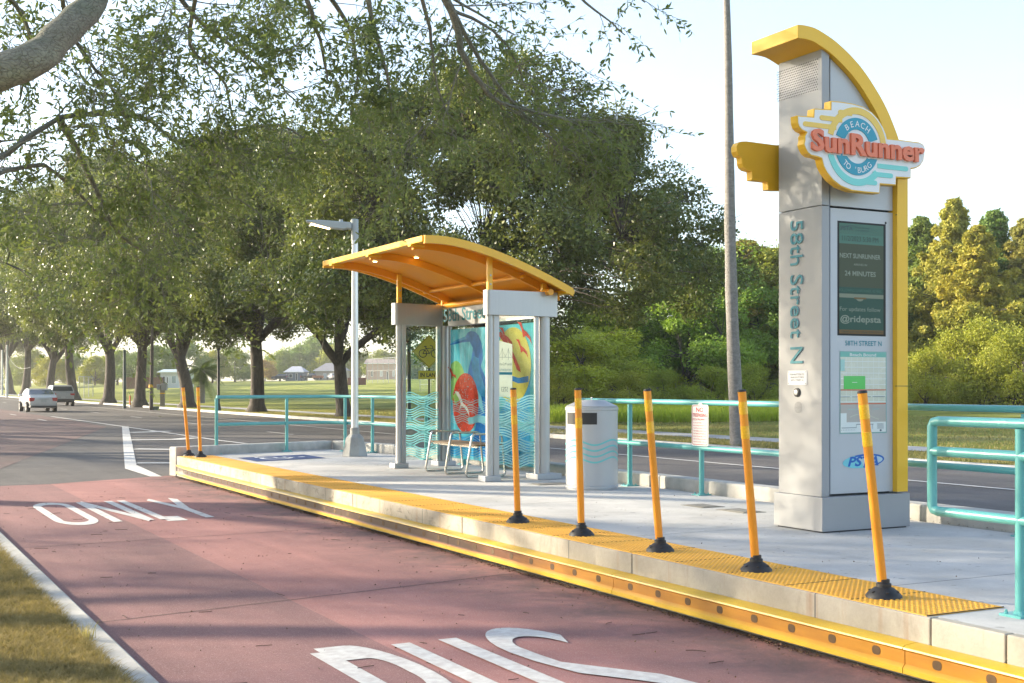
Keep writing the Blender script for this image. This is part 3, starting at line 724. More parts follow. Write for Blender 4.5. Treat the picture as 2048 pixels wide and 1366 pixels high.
for (x, y), nm in ((NF, 0), (FF, 0), (NBK, 0), (FB, 0)):
    b = nb(); b.box(x - .035, x + .035, y - .03, y + .03, 2.58, RZ(x) - .06); s_ = b.build('roof_strut', YEL, t, bevel=.005)
    if nm == 0 and x < 8:
        b = nb()
        for z in (2.68, 2.80): b = nb(); b.tube([(x, y - .031, z), (x, y - .040, z)], .012, 8); b.build('bolt', STEEL, s_)
for px, py in ((927, 504), (833, 526), (750, 543)):
    yq = {927: 15.75, 833: 16.85, 750: 18.0}[px]; x, z = ony(px, py, yq); x = min(max(x, XR0 + .2), XR1 - .2)
    b = nb(); b.lathe([(.0, RZ(x) - .047), (.032, RZ(x) - .048), (.032, RZ(x) - .055), (0, RZ(x) - .060)], x, yq, 0, 16)
    b.build('ceiling_light', mat('downlight_glow', (1, .80, .45), .5, emis=4), t)
b = nb(); x = ony(852, 493, 15.6)[0]; b.lathe([(.0, -.04), (.09, -.045), (.10, -.06), (.085, -.085), (.04, -.10), (0, -.105)], x, 15.62, RZ(x), 20); b.build('camera_dome', BLACK, t, smooth=True)
# glass panels with prints
GL = glassmat('clear_glass', '#f0f8f5', .08, .97); AQ = printmat('print_aqua', (.10, .50, .60), .10, .4, .18, 3); DB = printmat('print_blue', (.01, .17, .50), .05, .35, .35, 5)
MBL = printmat('print_mid_blue', (.05, .36, .66), .08, .4, .3, 7); RDM = printmat('print_red', (.62, .055, .025), .05, .4, .35, 16); GRN = printmat('print_green', (.34, .62, .16), .1, .45, .15)
YLW = printmat('print_yellow', (.80, .62, .12), .1, .5, .2, 5); WHP = printmat('print_white', (.78, .82, .80), .12, .45, .1); FRO = printmat('print_frost', (.36, .64, .70), .25, .5, .05); RFN = printmat('reflection', (.72, .74, .62), .05, .4, .05)
BX = 8.655
b = nb(); b.box(BX, BX + .012, 15.50, 18.50, .13, 2.22); bp = b.build('rear_glass_panel', GL, t)
m = nb(); fx = FX(BX)
def Z(X, Y):   # picture reading of the mural laid onto the panel plane
    y, z = onx(780 + .2782 * X, 600 + .2782 * Y, BX); return (-y, z)
uL, uR, vB, vT = -18.49, -15.51, .14, 2.20
W = .003
m.face([fx(u, v, W) for u, v in ((uL, vB), (uR, vB), (uR, vT), (uL, vT))], 0)
def poly(pts, k, w): m.face([fx(*Z(*p), w) for p in pts], k)
for i in range(16):   # pale rays fanning up from the bird
    a = R_(20 + i * 9); cu, cv = Z(545, 740); r1 = .9
    m.face([fx(cu, cv, W + .001)] + [fx(min(max(cu + 1.45 * math.cos(a + d_), uL + .01), uR - .01), min(cv + 1.45 * math.sin(a + d_), vT - .01), W + .001) for d_ in (-.02, .02)], 8)
cu, cv = Z(475, 590); gc = [(max(u, uL + .01), v) for u, v in circ(cu, cv, .34)]; m.flat(gc, fx, W + .002, 4)
poly([(425, 325), (455, 300), (500, 278), (545, 262), (560, 235), (585, 222), (615, 228), (640, 255), (660, 310), (668, 370), (668, 430), (655, 480), (690, 560), (735, 700), (735, 1100), (700, 1130), (640, 1100), (600, 1010), (620, 900), (600, 760), (565, 640), (555, 560), (570, 480), (590, 410), (598, 345), (575, 300), (520, 305), (470, 318)], 1, W + .003)
poly([(600, 400), (640, 420), (650, 520), (690, 640), (700, 700), (650, 690), (600, 560), (590, 470)], 2, W + .004)
poly([(610, 600), (660, 700), (680, 820), (640, 760), (615, 690)], 8, W + .0045)
poly([(425, 325), (455, 300), (500, 278), (545, 262), (552, 280), (500, 296), (460, 310)], 2, W + .005)
cu, cv = Z(545, 740); m.flat(circ(cu, cv, .47, 40), fx, W + .005, 3)
for i in range(150):   # printed speckle on the red disc
    a = random.uniform(0, 6.28); q = .45 * math.sqrt(random.random()); s_ = random.uniform(.003, .012)
    uu, vv = cu + q * math.cos(a), cv + q * math.sin(a)
    m.flat([(uu + s_ * random.uniform(.5, 1.4), vv), (uu, vv + s_), (uu - s_, vv + .2 * s_), (uu - .2 * s_, vv - s_)], fx, W + .0058, 8)
poly([(468, 655), (495, 660), (512, 690), (528, 740), (555, 765), (570, 800), (576, 840), (560, 805), (535, 770), (518, 762), (500, 800), (512, 745), (495, 700), (476, 672)], 6, W + .007)
poly([(455, 690), (475, 665), (500, 700), (500, 730), (470, 745)], 4, W + .006)
poly([(419, 482), (432, 480), (446, 500), (458, 532), (474, 540), (483, 568), (468, 552), (455, 545), (446, 575), (445, 532), (432, 503)], 3, W + .008)
poly([(640, 900), (560, 980), (470, 985), (430, 950), (430, 1115), (700, 1135), (900, 1180), (1008, 1190), (1008, 560), (960, 590), (900, 560), (860, 620), (820, 760), (760, 860)], 2, W + .0028)
poly([(560, 850), (640, 830), (760, 840), (900, 860), (1008, 880), (1008, 960), (900, 930), (760, 905), (640, 880), (570, 890)], 8, W + .0062)
cu, cv = Z(885, 470); m.flat(circ(cu, cv, .56, 40), fx, W + .0056, 5)
poly([(770, 520), (850, 535), (930, 560), (1000, 545), (1000, 590), (930, 600), (850, 570), (770, 560)], 1, W + .0075)
poly([(775, 240), (800, 225), (850, 300), (900, 400), (935, 480), (945, 520), (915, 500), (890, 430), (840, 330)], 3, W + .0064)
for dx, dy, s_ in ((0, 0, 1.1), (130, -40, 1.1), (120, 85, .95)):
    bd = [(789, 197), (815, 200), (828, 245), (850, 262), (872, 290), (886, 345), (868, 310), (845, 288), (828, 300), (822, 262), (808, 222)]
    poly([(789 + (x - 789) * s_ + dx, 197 + (y - 197) * s_ + dy) for x, y in bd], 3, W + .009)
# wave lines over the lower part of the mural
def waves(mm, fr, u0, u1, v0, v1, w, mi, amp=.035, per=.62, step=.033, wd=.014, grp=4):
    k = 0; v = v0
    while v < v1:
        g = (k // grp) % 2; ph = math.pi * g
        n = max(6, int((u1 - u0) / .03)); mm.ribbon([(u0 + (u1 - u0) * i / n, v + amp * math.sin(2 * math.pi * (u0 + (u1 - u0) * i / n) / per + ph)) for i in range(n + 1)], wd, fr, w, mi)
        k += 1; v += step * (1.0 if k % grp else 1.5)
waves(m, fx, uL + .01, uR - .01, .72, 1.08, W + .010, 7, .022, .55, .034, .012)
waves(m, fx, uL + .01, uR - .01, .18, .52, W + .010, 7, .03, .7, .04, .010)
m.build('heron_mural', [AQ, DB, MBL, RDM, GRN, YLW, WHP, FRO, printmat('print_pale', (.20, .58, .67), .1, .4, .1)], bp, fixn=False)
# end panes
def endpane(name, p, q, z0, z1, lab):
    b = nb(); b.box(p[0], q[0], p[1], p[1] + .01, z0, z1); g_ = b.build(name, GL, t, label=lab)
    return g_
gn = endpane('end_glass_panel', (7.88, 15.325), (8.46, 15.3), .14, 2.22, 'near end glass with wave print and painted sign reflection')
m = nb(); waves(m, FY(15.325), 7.885, 8.455, .20, 1.16, .003, 0, .03, .46, .036, .019, 5); m.build('wave_print', FRO, gn, fixn=False)
m = nb(); f_ = FY(15.325)  # reflected sign painted onto the glass: pale panel with mirrored lettering
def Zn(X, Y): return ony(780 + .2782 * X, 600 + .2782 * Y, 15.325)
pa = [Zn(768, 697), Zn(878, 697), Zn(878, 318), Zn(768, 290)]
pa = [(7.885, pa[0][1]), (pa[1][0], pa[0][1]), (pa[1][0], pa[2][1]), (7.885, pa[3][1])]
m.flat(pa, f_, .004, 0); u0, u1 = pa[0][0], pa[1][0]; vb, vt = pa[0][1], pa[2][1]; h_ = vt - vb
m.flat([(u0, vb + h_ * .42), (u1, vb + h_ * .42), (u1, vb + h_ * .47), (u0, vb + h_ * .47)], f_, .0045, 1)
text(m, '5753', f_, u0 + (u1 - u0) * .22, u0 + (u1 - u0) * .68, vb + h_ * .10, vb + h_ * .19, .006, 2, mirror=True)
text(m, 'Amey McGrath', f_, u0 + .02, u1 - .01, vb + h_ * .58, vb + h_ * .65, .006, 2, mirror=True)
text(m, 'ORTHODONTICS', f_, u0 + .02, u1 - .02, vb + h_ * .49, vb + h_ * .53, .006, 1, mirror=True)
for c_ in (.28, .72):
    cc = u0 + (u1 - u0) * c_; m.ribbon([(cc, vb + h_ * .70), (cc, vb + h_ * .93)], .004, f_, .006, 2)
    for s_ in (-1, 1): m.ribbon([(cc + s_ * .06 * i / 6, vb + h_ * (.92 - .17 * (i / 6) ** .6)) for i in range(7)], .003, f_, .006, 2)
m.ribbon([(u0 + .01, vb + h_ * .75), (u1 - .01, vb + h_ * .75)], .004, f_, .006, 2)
m.build('painted_reflection', [RFN, TEAL, mat('reflected_grey', (.10, .14, .13), .6)], gn, fixn=False)
gf = endpane('end_glass_panel', (7.84, 18.50), (8.44, 18.5), .12, 2.22, 'far end glass with turquoise wave print below')
m = nb(); waves(m, FY(18.50), 7.845, 8.435, .17, 1.16, .003, 0, .035, .46, .038, .020, 5); m.build('wave_print', printmat('print_wave_aqua', (.30, .70, .74), .15, .5, .05), gf, fixn=False)
# ---------------------------------------------------------------- bench
t = thing('bench', 'metal framed bench with thin timber slats inside the shelter', 'bench', (8.0, 16.7, 0))
CHR = mat('stainless_tube', (.62, .61, .58), .25, metal=.9)
for y in (17.45, 16.75, 16.05):
    b = MB(); b.o = (8.0, 16.7, 0)
    lp = []
    for cx, cz, a in ((8.27, .56, 0), (7.89, .56, 90), (7.80, .06, 180), (8.32, .06, 270)):
        lp += [(cx + .05 * math.cos(R_(a + 22.5 * k)), y, cz + .05 * math.sin(R_(a + 22.5 * k))) for k in range(5)]
    b.tube(lp, .017, 10, closed=True); b.build('bench_frame', CHR, t, smooth=True)
WOOD = mat('bench_wood', (.25, .17, .10), .6, var=.4, vs=6, stretch=(1, .2, 1))
b = MB(); b.o = (8.0, 16.7, 0)
for k in range(5): b.box(7.86 + k * .088, 7.86 + k * .088 + .072, 15.98, 17.52, .440, .468)
b.build('seat', WOOD, t, bevel=.005)
b = MB(); b.o = (8.0, 16.7, 0)
for x in (7.90, 8.22): b.box(x, x + .03, 16.0, 17.5, .415, .438)
b.build('seat_rail', CHR, t)
# ---------------------------------------------------------------- pylon sign
TO = (7.66, 8.57, 0); t = thing('pylon_sign', 'tall silver station pylon with yellow arch, round logo and screens', 'station sign', TO)
def nb():
    b = MB(); b.o = TO; return b
PAN = mat('pylon_aluminium', (.34, .345, .35), .5, metal=.25, var=.05, vs=5); PAN2 = mat('pylon_light_panel', (.50, .515, .53), .45, metal=.15, var=.04, vs=5)
PY = mat('pylon_yellow', (.86, .50, .03), .42, metal=.1, var=.05, vs=3); DK = mat('shadow_gap', (.05, .055, .06), .8)
b = nb(); b.box(7.615, 8.665, 8.548, 9.205, 0.012, .315); b.build('plinth', PAN, t, bevel=.004)
b = nb(); b.box(7.64, 8.64, 8.57, 9.18, 0, .02); b.build('plinth_gap', DK, t)
YF = 8.60
# arch outer line read on the plane of its face
YA = 8.56
ao = [ony(1450 + .3953 * X, 20 + .3953 * Y, YA) for X, Y in ((369, 73), (410, 78), (460, 93), (520, 129), (565, 162), (605, 198), (645, 238), (685, 284), (725, 338), (762, 396), (795, 452), (825, 512), (850, 572), (872, 630), (888, 680))]
xA = ao[0][0]; xP1 = ony(1816, 700, YA)[0]; topz = ao[0][1]
ao += [(xP1, ao[-1][1] - .22), (xP1, ao[-1][1] - .27), (xP1, .33)]
# smooth ao
def cr(P0, n=5):
    o = []
    for i in range(len(P0) - 1):
        p0 = P0[max(i - 1, 0)]; p1 = P0[i]; p2 = P0[i + 1]; p3 = P0[min(i + 2, len(P0) - 1)]
        for k in range(n):
            s_ = k / n; o.append(tuple(.5 * ((2 * p1[j]) + (-p0[j] + p2[j]) * s_ + (2 * p0[j] - 5 * p1[j] + 4 * p2[j] - p3[j]) * s_ ** 2 + (-p0[j] + 3 * p1[j] - 3 * p2[j] + p3[j]) * s_ ** 3) for j in range(2)))
    return o + [P0[-1]]
aos = cr(ao[:-1]) + [ao[-1]]
TH = .118
ai = []
for i, p in enumerate(aos):
    a = aos[max(i - 1, 0)]; c = aos[min(i + 1, len(aos) - 1)]; dx, dy = c[0] - a[0], c[1] - a[1]; q = math.hypot(dx, dy); th = TH + (.015 * min(1, i / 30))
    if i == 0: ai.append((p[0], p[1] - .118)); continue
    ai.append((p[0] + dy / q * th, p[1] - dx / q * th))
b = nb(); f_ = FY(YA); n = len(aos)
D1 = -.64
for k in range(n - 1):
    o0, o1, i0_, i1_ = aos[k], aos[k + 1], ai[k], ai[k + 1]
    b.face([f_(*o0, 0), f_(*o1, 0), f_(*i1_, 0), f_(*i0_, 0)]); b.face([f_(*o0, D1), f_(*i0_, D1), f_(*i1_, D1), f_(*o1, D1)])
    b.face([f_(*o0, 0), f_(*o0, D1), f_(*o1, D1), f_(*o1, 0)]); b.face([f_(*i0_, 0), f_(*i1_, 0), f_(*i1_, D1), f_(*i0_, D1)])
b.face([f_(*aos[0], 0), f_(*ai[0], 0), f_(*ai[0], D1), f_(*aos[0], D1)]); b.face([f_(*aos[-1], 0), f_(*aos[-1], D1), f_(*ai[-1], D1), f_(*ai[-1], 0)])
b.build('arch', PY, t, smooth=True, bevel=.004)
# cabinet under the arch: profile in x-z
xL = 7.645; iz = [p for p in ai if p[0] > xL + .01 and p[1] > .33]
zc = float(np.interp(xL, [p[0] for p in ai[:20]], [p[1] for p in ai[:20]]))
xS = ony(1657, 700, YF)[0]; xQ = ai[-1][0] - .001
AM = []
for p in ai:
    if not AM or (p[0] > AM[-1][0] + .001 and p[0] < xQ - .003): AM.append(p)
AM.append((xQ + .001, AM[-1][1] - .12))
zS = 2.905
def cab(b, x0, x1, z0, yf, yb, m=0, z1=None, inset=.0):
    top = []
    if z1 is None:
        zz = lambda x: float(np.interp(x, [p[0] for p in AM], [p[1] for p in AM])) - inset
        nn = 16; top = [(x1 + (x0 - x1) * i / nn, zz(x1 + (x0 - x1) * i / nn)) for i in range(nn + 1)]
    else: top = [(x1, z1), (x0, z1)]
    b.prism([(x0, z0), (x1, z0)] + top, lambda u, v, w: (u, w, v), yf, yb, m)
b = nb(); cab(b, xL, xS - .0, .318, YF - .01, 9.17, z1=zS - .004); cab(b, xL, xS, zS + .004, YF - .01, 9.17, inset=.002)
cb = b.build('side_cabinet', PAN, t)
b = nb(); cab(b, xS + .001, xQ - .01, .318, YF + .05, 9.16, z1=zS - .01); 
xi = [p for p in ai]
cab(b, xS + .001, xQ - .02, zS, YF + .05, 9.16, inset=.01); b.build('core', DK, t)
b = nb(); xg = ony(1663, 700, YF)[0]
cab(b, xg, xQ - .002, .335, YF + .015, YF + .05, z1=zS - .012); b.build('lower_door_panel', PAN2, t)
b = nb(); cab(b, xg, xQ - .004, zS + .008, YF + .015, YF + .05, inset=.004); b.build('upper_sail_panel', PAN2, t)
b = nb(); b.box(ony(1787, 700, YF)[0] + .004, xP1 + .002, YA + .0015, YA + .02, 2.868, 2.874); b.box(ony(1787, 700, YF)[0], xP1 + .002, YA - .0015, YA + .02, 1.298, 1.303); b.build('arch_joint', DK, t)
# vent mesh on the left side
b = nb(); (y1_, z1_), (y0_, z0_) = onx(1553, 128, xL), onx(1636, 150, xL); 
b.box(xL - .002, xL + .01, YF + .03, 9.14, zc - .36, zc - .06, 0)
for i in range(24):
    for j in range(13):
        yy = YF + .045 + i * .0232 + (j % 2) * .011; zq = zc - .345 + j * .0222
        b.prism(circ(-yy, zq, .0068, 6), FX(xL - .002), 0, .0008, 1)
b.build('vent_grille', [mat('vent_grey', (.34, .34, .35), .5, metal=.3), BLACKP], cb)
# screens
def quadF(b, px0, px1, py0, py1, Y, w, m):
    x0, x1 = ony(px0, 600, Y)[0], ony(px1, 600, Y)[0]; z1 = ony((px0), py0, Y)[1]; z0 = ony(px0, py1, Y)[1]
    b.flat([(x0, z0), (x1, z0), (x1, z1), (x0, z1)], FY(Y), w, m); return x0, x1, z0, z1
YS = YF + .015
b = nb(); x0, x1, z0, z1 = quadF(b, 1676, 1770, 443, 669, YS, .002, 0)
b.flat([(x0 - .008, z0 - .008), (x1 + .008, z0 - .008), (x1 + .008, z1 + .008), (x0 - .008, z1 + .008)], FY(YS), .001, 0)
def em(name, col, e): return mat(name, tuple(c * .42 for c in col), .35, emis=e * .5, spec=.3)
SM = [em('screen_dark', (.006, .008, .008), 0), em('screen_header', (.12, .30, .22), .12), em('screen_band', (.13, .34, .25), .12), em('screen_olive', (.105, .135, .07), .1), em('screen_teal', (.035, .14, .10), .1), em('screen_text', (.42, .50, .40), .2), em('screen_amber', (.30, .17, .05), .1), em('screen_cream', (.36, .42, .30), .15), em('screen_ink', (.10, .16, .13), 0), em('screen_grey', (.12, .20, .20), 0)]
f_ = FY(YS); xa, xb = x0 + .012, x1 - .022; Hh = z1 - z0
def band(a, c, k): b.flat([(xa, z1 - Hh * c), (xb, z1 - Hh * c), (xb, z1 - Hh * a), (xa, z1 - Hh * a)], f_, .003, k)
band(.01, .105, 1); band(.105, .19, 2); band(.19, .575, 3); band(.575, .635, 4); band(.635, .67, 7); band(.67, .955, 4); band(.955, .99, 6)
Wd = xb - xa
def tx(s, a, c, v0, v1, k, off=0): text(b, s, f_, xa + Wd * a, xa + Wd * c, z1 - Hh * v1, z1 - Hh * v0, .0045, k, off=off)
tx('PSTA', .03, .30, .035, .072, 9, .01); tx('Pinellas Suncoast', .36, .68, .032, .048, 9); tx('Transit Authority', .36, .66, .058, .074, 9)
b.ribbon([(xa + Wd * (.02 + .34 * i / 8), z1 - Hh * (.075 - .05 * math.sin(i / 8 * 2.2))) for i in range(9)], .004, f_, .0042, 9)
tx('11/2/2023 5:30 PM', .06, .88, .120, .165, 8); tx('NEXT SUNRUNNER', .01, .93, .275, .318, 5, .02); tx('ARRIVES IN', .32, .62, .363, .382, 5, .01)
tx('24 MINUTES', .12, .82, .43, .475, 5, .02); tx('FOLLOWING SUNRUNNER: 40 MINS', .0, .95, .592, .617, 2); tx('For updates follow', .01, .93, .752, .80, 5); tx('@ridepsta', .02, .94, .825, .905, 5, .02)
tx('Thank you for riding with PSTA!', .04, .97, .964, .985, 8)
b.flat(circ(xa + Wd * .46, z1 - Hh * .672, .045, 20, rv=.028), f_, .0042, 7); b.ribbon([(xa + Wd * .33, z1 - Hh * .672), (xa + Wd * .60, z1 - Hh * .672)], .014, f_, .0045, 6)
b.build('display_screen', SM, t, fixn=False)
b = nb(); xx, zz_ = ony(1771, 446, YS); b.flat(circ(xx, zz_, .012, 12), FY(YS), .002, 0); b.build('light_sensor', BLACKP, t)
b = nb(); text(b, '58TH STREET N', f_, ony(1690, 687, YS)[0], ony(1763, 687, YS)[0], ony(1690, 691, YS)[1], ony(1690, 681, YS)[1], .002, 0, off=.012); b.build('street_name_print', TEAL, t, fixn=False)
b = nb(); x0, x1, z0, z1 = quadF(b, 1679, 1773, 702, 868, YS, .002, 0); Hh = z1 - z0; xa, xb = x0 + .008, x1 - .012; Wd = xb - xa
MM = [mat('map_frame', (.22, .40, .37), .3), mat('map_paper', (.62, .64, .52), .25, var=.06, vs=4, coat=.6), mat('map_header', (.10, .40, .34), .3, coat=.5), mat('map_green', (.06, .52, .09), .3, coat=.5), mat('map_red', (.55, .13, .06), .4), mat('map_white', (.72, .77, .74), .3, coat=.5), mat('map_grey', (.45, .42, .38), .3, coat=.5), mat('map_ink', (.05, .08, .12), .5), mat('map_aqua', (.30, .56, .52), .3, coat=.5)]
def mq(a, c, p, q, k, w=.004): b.flat([(xa + Wd * a, z1 - Hh * q), (xa + Wd * c, z1 - Hh * q), (xa + Wd * c, z1 - Hh * p), (xa + Wd * a, z1 - Hh * p)], f_, w, k)
mq(0, 1, .07, .985, 1, .003); mq(0, 1, .01, .07, 2, .0032); text(b, 'Beach Bound', f_, xa + Wd * .20, xa + Wd * .78, z1 - Hh * .060, z1 - Hh * .024, .005, 5, off=.015)
for i in range(9): mq(.0 + i * .12, .006 + i * .12, .07, .62, 5)
for i in range(8): mq(0, 1, .12 + i * .07, .128 + i * .07, 5, .0043)
mq(.0, .09, .10, .24, 8, .0045); mq(.07, .54, .30, .46, 3, .005); mq(.25, .36, .375, .381, 5, .006); mq(0, 1, .463, .477, 4, .005); mq(0, 1, .63, .645, 4, .005)
for a, c in ((0, .2), (.25, .42), (.47, .66), (.70, .98)): mq(a, c, .55, .556, 7, .005)
mq(0, 1, .65, .86, 6, .0045); mq(.15, .5, .70, .706, 8, .005); mq(.7, .85, .70, .706, 8, .005); mq(0, 1, .86, .985, 5, .0045); mq(0, .13, .75, .87, 5, .0052)
mq(.02, .34, .925, .931, 7, .006); mq(.34, .345, .89, .93, 7, .006); mq(.34, .72, .885, .891, 7, .006); mq(.70, .705, .89, .95, 7, .006)
for i in range(9): mq(.02 + i * .035, .03 + i * .035, .95, .958, 7, .006)
for i in range(6): mq(.80, .95, .88 + i * .012, .883 + i * .012, 7, .006)
mq(.86, .90, .955, .975, 7, .006); b.ribbon([(xa + Wd * (.2 + .08 * i), z1 - Hh * (.80 - .04 * math.sin(i * .5))) for i in range(9)], .006, f_, .006, 1)
b.build('route_map', MM, t, fixn=False)
# agency logo
b = nb(); x0, x1 = ony(1685, 925, YS)[0], ony(1768, 925, YS)[0]; z1, z0 = ony(1685, 908, YS)[1], ony(1685, 939, YS)[1]; cu, cv = (x0 + x1) / 2, (z0 + z1) / 2
el = [(cu + (x1 - x0) / 2 * math.cos(a) , cv + (z1 - z0) / 2 * .9 * math.sin(a) + .015 * math.cos(a)) for a in [2 * math.pi * i / 40 for i in range(40)]]
b.flat(el, f_, .002, 0); b.flat([(cu + (u - cu) * .88 + .01, cv + (v - cv) * .74) for u, v in el], f_, .003, 1)
b.flat([p for p in el if p[0] < cu + .02 and p[1] < cv + .05] + [(cu - .02, cv - .01)], f_, .0034, 2)
vs_, fs_ = text_geo('PSTA', 0, .03); X_ = [v[0] for v in vs_]; w0, w1 = min(X_), max(X_); hh = max(v[1] for v in vs_)
b.raw([f_(x0 + .06 + (v[0] - w0) / (w1 - w0) * (x1 - x0 - .13) + v[1] / hh * .03, cv - .042 + v[1] / hh * .085, .0045) for v in vs_], fs_, 0)
b.build('agency_logo', [mat('logo_blue', (.01, .12, .45), .4), mat('logo_pale', (.45, .60, .66), .4), mat('logo_aqua', (.18, .58, .64), .4)], t, fixn=False)
# side lettering, plate, button, speaker
b = nb(); fx = FX(xL)
ua, ub = -onx(1582, 580, xL)[0], -onx(1607, 580, xL)[0]; z1, z0 = onx(1595, 441, xL)[1], onx(1595, 727, xL)[1]
text(b, '58th Street N', fx, ua, ub, z0, z1, .001, 0, ext=.009, off=.004, rot=True)
b.build('street_name_lettering', mat('letter_side', (.30, .46, .47), .4), cb)
b = nb(); text(b, '58th Street N', fx, ua, ub, z0, z1, .0115, 0, off=.002, rot=True); b.build('street_name_face', TEAL, cb, fixn=False)
b = nb(); ua, ub = -onx(1576, 750, xL)[0], -onx(1614, 750, xL)[0]; z1, z0 = onx(1595, 741, xL)[1], onx(1595, 770, xL)[1]
b.prism(rrect(ua, ub, z0, z1, .008), fx, 0, .004, 0); Hh = z1 - z0
for k, s_ in enumerate(('PUSH BUTTON TO', 'HEAR ROUTE INFO', '58TH STREET N')): text(b, s_, fx, ua + (ub - ua) * (.12 + .03 * k), ub - (ub - ua) * (.12 + .03 * k), z1 - Hh * (.33 + .2 * k), z1 - Hh * (.21 + .2 * k), .0055, 1)
for a, c in ((.05, .1), (.95, .1), (.05, .9), (.95, .9)): b.flat(circ(ua + (ub - ua) * a, z0 + Hh * c, .004, 8), fx, .0055, 1)
b.build('instruction_plate', [mat('plate_white', (.66, .67, .68), .4), BLACKP], cb)
yb_, zb_ = onx(1595, 785, xL); b = nb(); Rm = Matrix.Translation((xL, yb_, zb_)) @ Matrix.Rotation(R_(-90), 4, 'Y')
b.lathe([(.042, 0), (.040, .012), (.028, .014)], seg=20, m=0, ax=Rm); b.lathe([(.026, .010), (.024, .022), (0, .026)], seg=16, m=1, ax=Rm); b.build('push_button', [BLACK, STEEL], cb, smooth=True)
ys_, zs_ = onx(1597, 815, xL); b = nb(); b.prism(circ(-ys_, zs_, .062, 24), fx, 0, .0015, 0)
for r, k in ((0, 1), (.012, 6), (.024, 12), (.036, 18), (.048, 24)):
    for i in range(k): b.prism(circ(-ys_ + r * math.cos(6.283 * i / k), zs_ + r * math.sin(6.283 * i / k), .0032, 6), fx, .0015, .002, 1)
b.build('speaker_grille', [PAN, BLACKP], cb)
b = nb(); b.box(xS + .003, xg - .004, YF + .02, YF + .05, .33, zS + 1.0); b.build('reveal_strip', mat('reveal_blue_grey', (.20, .24, .30), .5), t)
# round logo sign
def inset(P0, d):
    n = len(P0); o = []; ar_ = sum(P0[i][0] * P0[(i + 1) % n][1] - P0[(i + 1) % n][0] * P0[i][1] for i in range(n)); s_ = 1 if ar_ > 0 else -1
    for i in range(n):
        a, p, c = P0[i - 1], P0[i], P0[(i + 1) % n]; e1 = Vector((p[0] - a[0], p[1] - a[1])).normalized(); e2 = Vector((c[0] - p[0], c[1] - p[1])).normalized()
        n1 = Vector((-e1.y, e1.x)) * s_; n2 = Vector((-e2.y, e2.x)) * s_; bb = n1 + n2
        bb = bb / max(.35, bb.dot(n1)) if bb.length > .01 else n1
        o.append((p[0] + bb.x * d, p[1] + bb.y * d))
    return o
YG = 8.40; fg = FY(YG)
def G(X, Y): return ony(1450 + .3953 * X, 20 + .3953 * Y, YG)
lo = [G(*p) for p in ((535, 459), (590, 464), (650, 474), (700, 489), (742, 515), (775, 551), (800, 592), (815, 628), (820, 650), (880, 656), (955, 666), (985, 670), (1004, 682), (1012, 702), (1009, 735), (1004, 762), (988, 788), (966, 801), (941, 804), (940, 852), (866, 848), (865, 888), (785, 882), (782, 929), (705, 923), (640, 915), (585, 893), (545, 862), (515, 825), (497, 790), (488, 752), (468, 744), (436, 738), (418, 724), (405, 700), (398, 678), (403, 655), (402, 636), (411, 620), (388, 608), (373, 592), (366, 570), (364, 533), (447, 540), (450, 498), (534, 502))]
b = nb(); b.prism(lo, fg, -.085, 0, 0); lg = b.build('logo_sign', PY, t, bevel=.003)
b = nb(); b.prism(inset(lo, .010), fg, .0, .004, 0)
WS = mat('sign_face_white', (.80, .80, .79), .45, emis=.0); b.build('sign_face', WS, lg)
cu, cv = G(665, 692); RR = .253
LM = [mat('logo_teal', (.01, .30, .42), .4), mat('logo_sun', (.86, .58, .10), .4), mat('logo_seafoam', (.20, .66, .60), .4), mat('logo_coral', (.80, .19, .085), .4), WS, mat('letter_shade', (.55, .57, .58), .5)]
b = nb()
for a0, a1 in ((19, 161), (199, 341)): b.prism(arcband(cu, cv, .150, RR, R_(a0), R_(a1)), fg, .004, .010, 0)
b.prism(arcband(cu, cv, .285, .345, R_(5), R_(165), 30), fg, .004, .010, 1)
b.prism(arcband(cu, cv, .285, .345, R_(188), R_(318), 30), fg, .004, .010, 2)
def bar(x0, y0, x1, y1, k, th=.021):
    p, q = G(x0, y0), G(x1, y1); zc_ = (p[1] + q[1]) / 2
    b.prism([(p[0], zc_ - th), (q[0], zc_ - th)] + [(q[0] + th * math.sin(R_(i * 30)) * (1 if q[0] > p[0] else -1), zc_ - th * math.cos(R_(i * 30))) for i in range(1, 6)] + [(q[0], zc_ + th), (p[0], zc_ + th)], fg, .004, .0095, k)
bar(560, 597, 402, 575, 1); bar(590, 560, 486, 543, 1); bar(640, 530, 580, 512, 1)
bar(770, 788, 915, 806, 2); bar(745, 828, 838, 842, 2); bar(700, 868, 758, 878, 2)
b.build('logo_artwork', LM, lg, fixn=True)
b = nb()
for i, ch in enumerate('BEACH'):
    a = R_(90 + 37 - 18.5 * i); glyph(b, ch, fg, cu + .174 * math.cos(a), cv + .174 * math.sin(a), .076, a - math.pi / 2, .012, 0, .006)
for i, ch in enumerate("TO 'BURG"):
    if ch == ' ': continue
    a = R_(270 - 42 + 12.0 * i); glyph(b, ch, fg, cu + .232 * math.cos(a), cv + .232 * math.sin(a), .072, a + math.pi / 2, .012, 0, .006)
b.build('logo_small_lettering', WS, lg, fixn=False)
p0, p1 = G(428, 610), G(996, 772); zb0 = G(430, 714)[1]; zt0 = G(460, 604)[1]
b = nb(); text(b, 'SunRunner', fg, p0[0], p1[0], zb0, zt0, .010, 0, ext=.028, off=.035)
b.build('logo_wordmark', LM[3], lg, bevel=.003)
b = nb(); text(b, 'SunRunner', fg, p0[0] - .012, p1[0] + .012, zb0 - .012, zt0 + .010, .0105, 0, ext=.0, off=.06)
b.build('wordmark_outline', LM[4], lg, fixn=False)
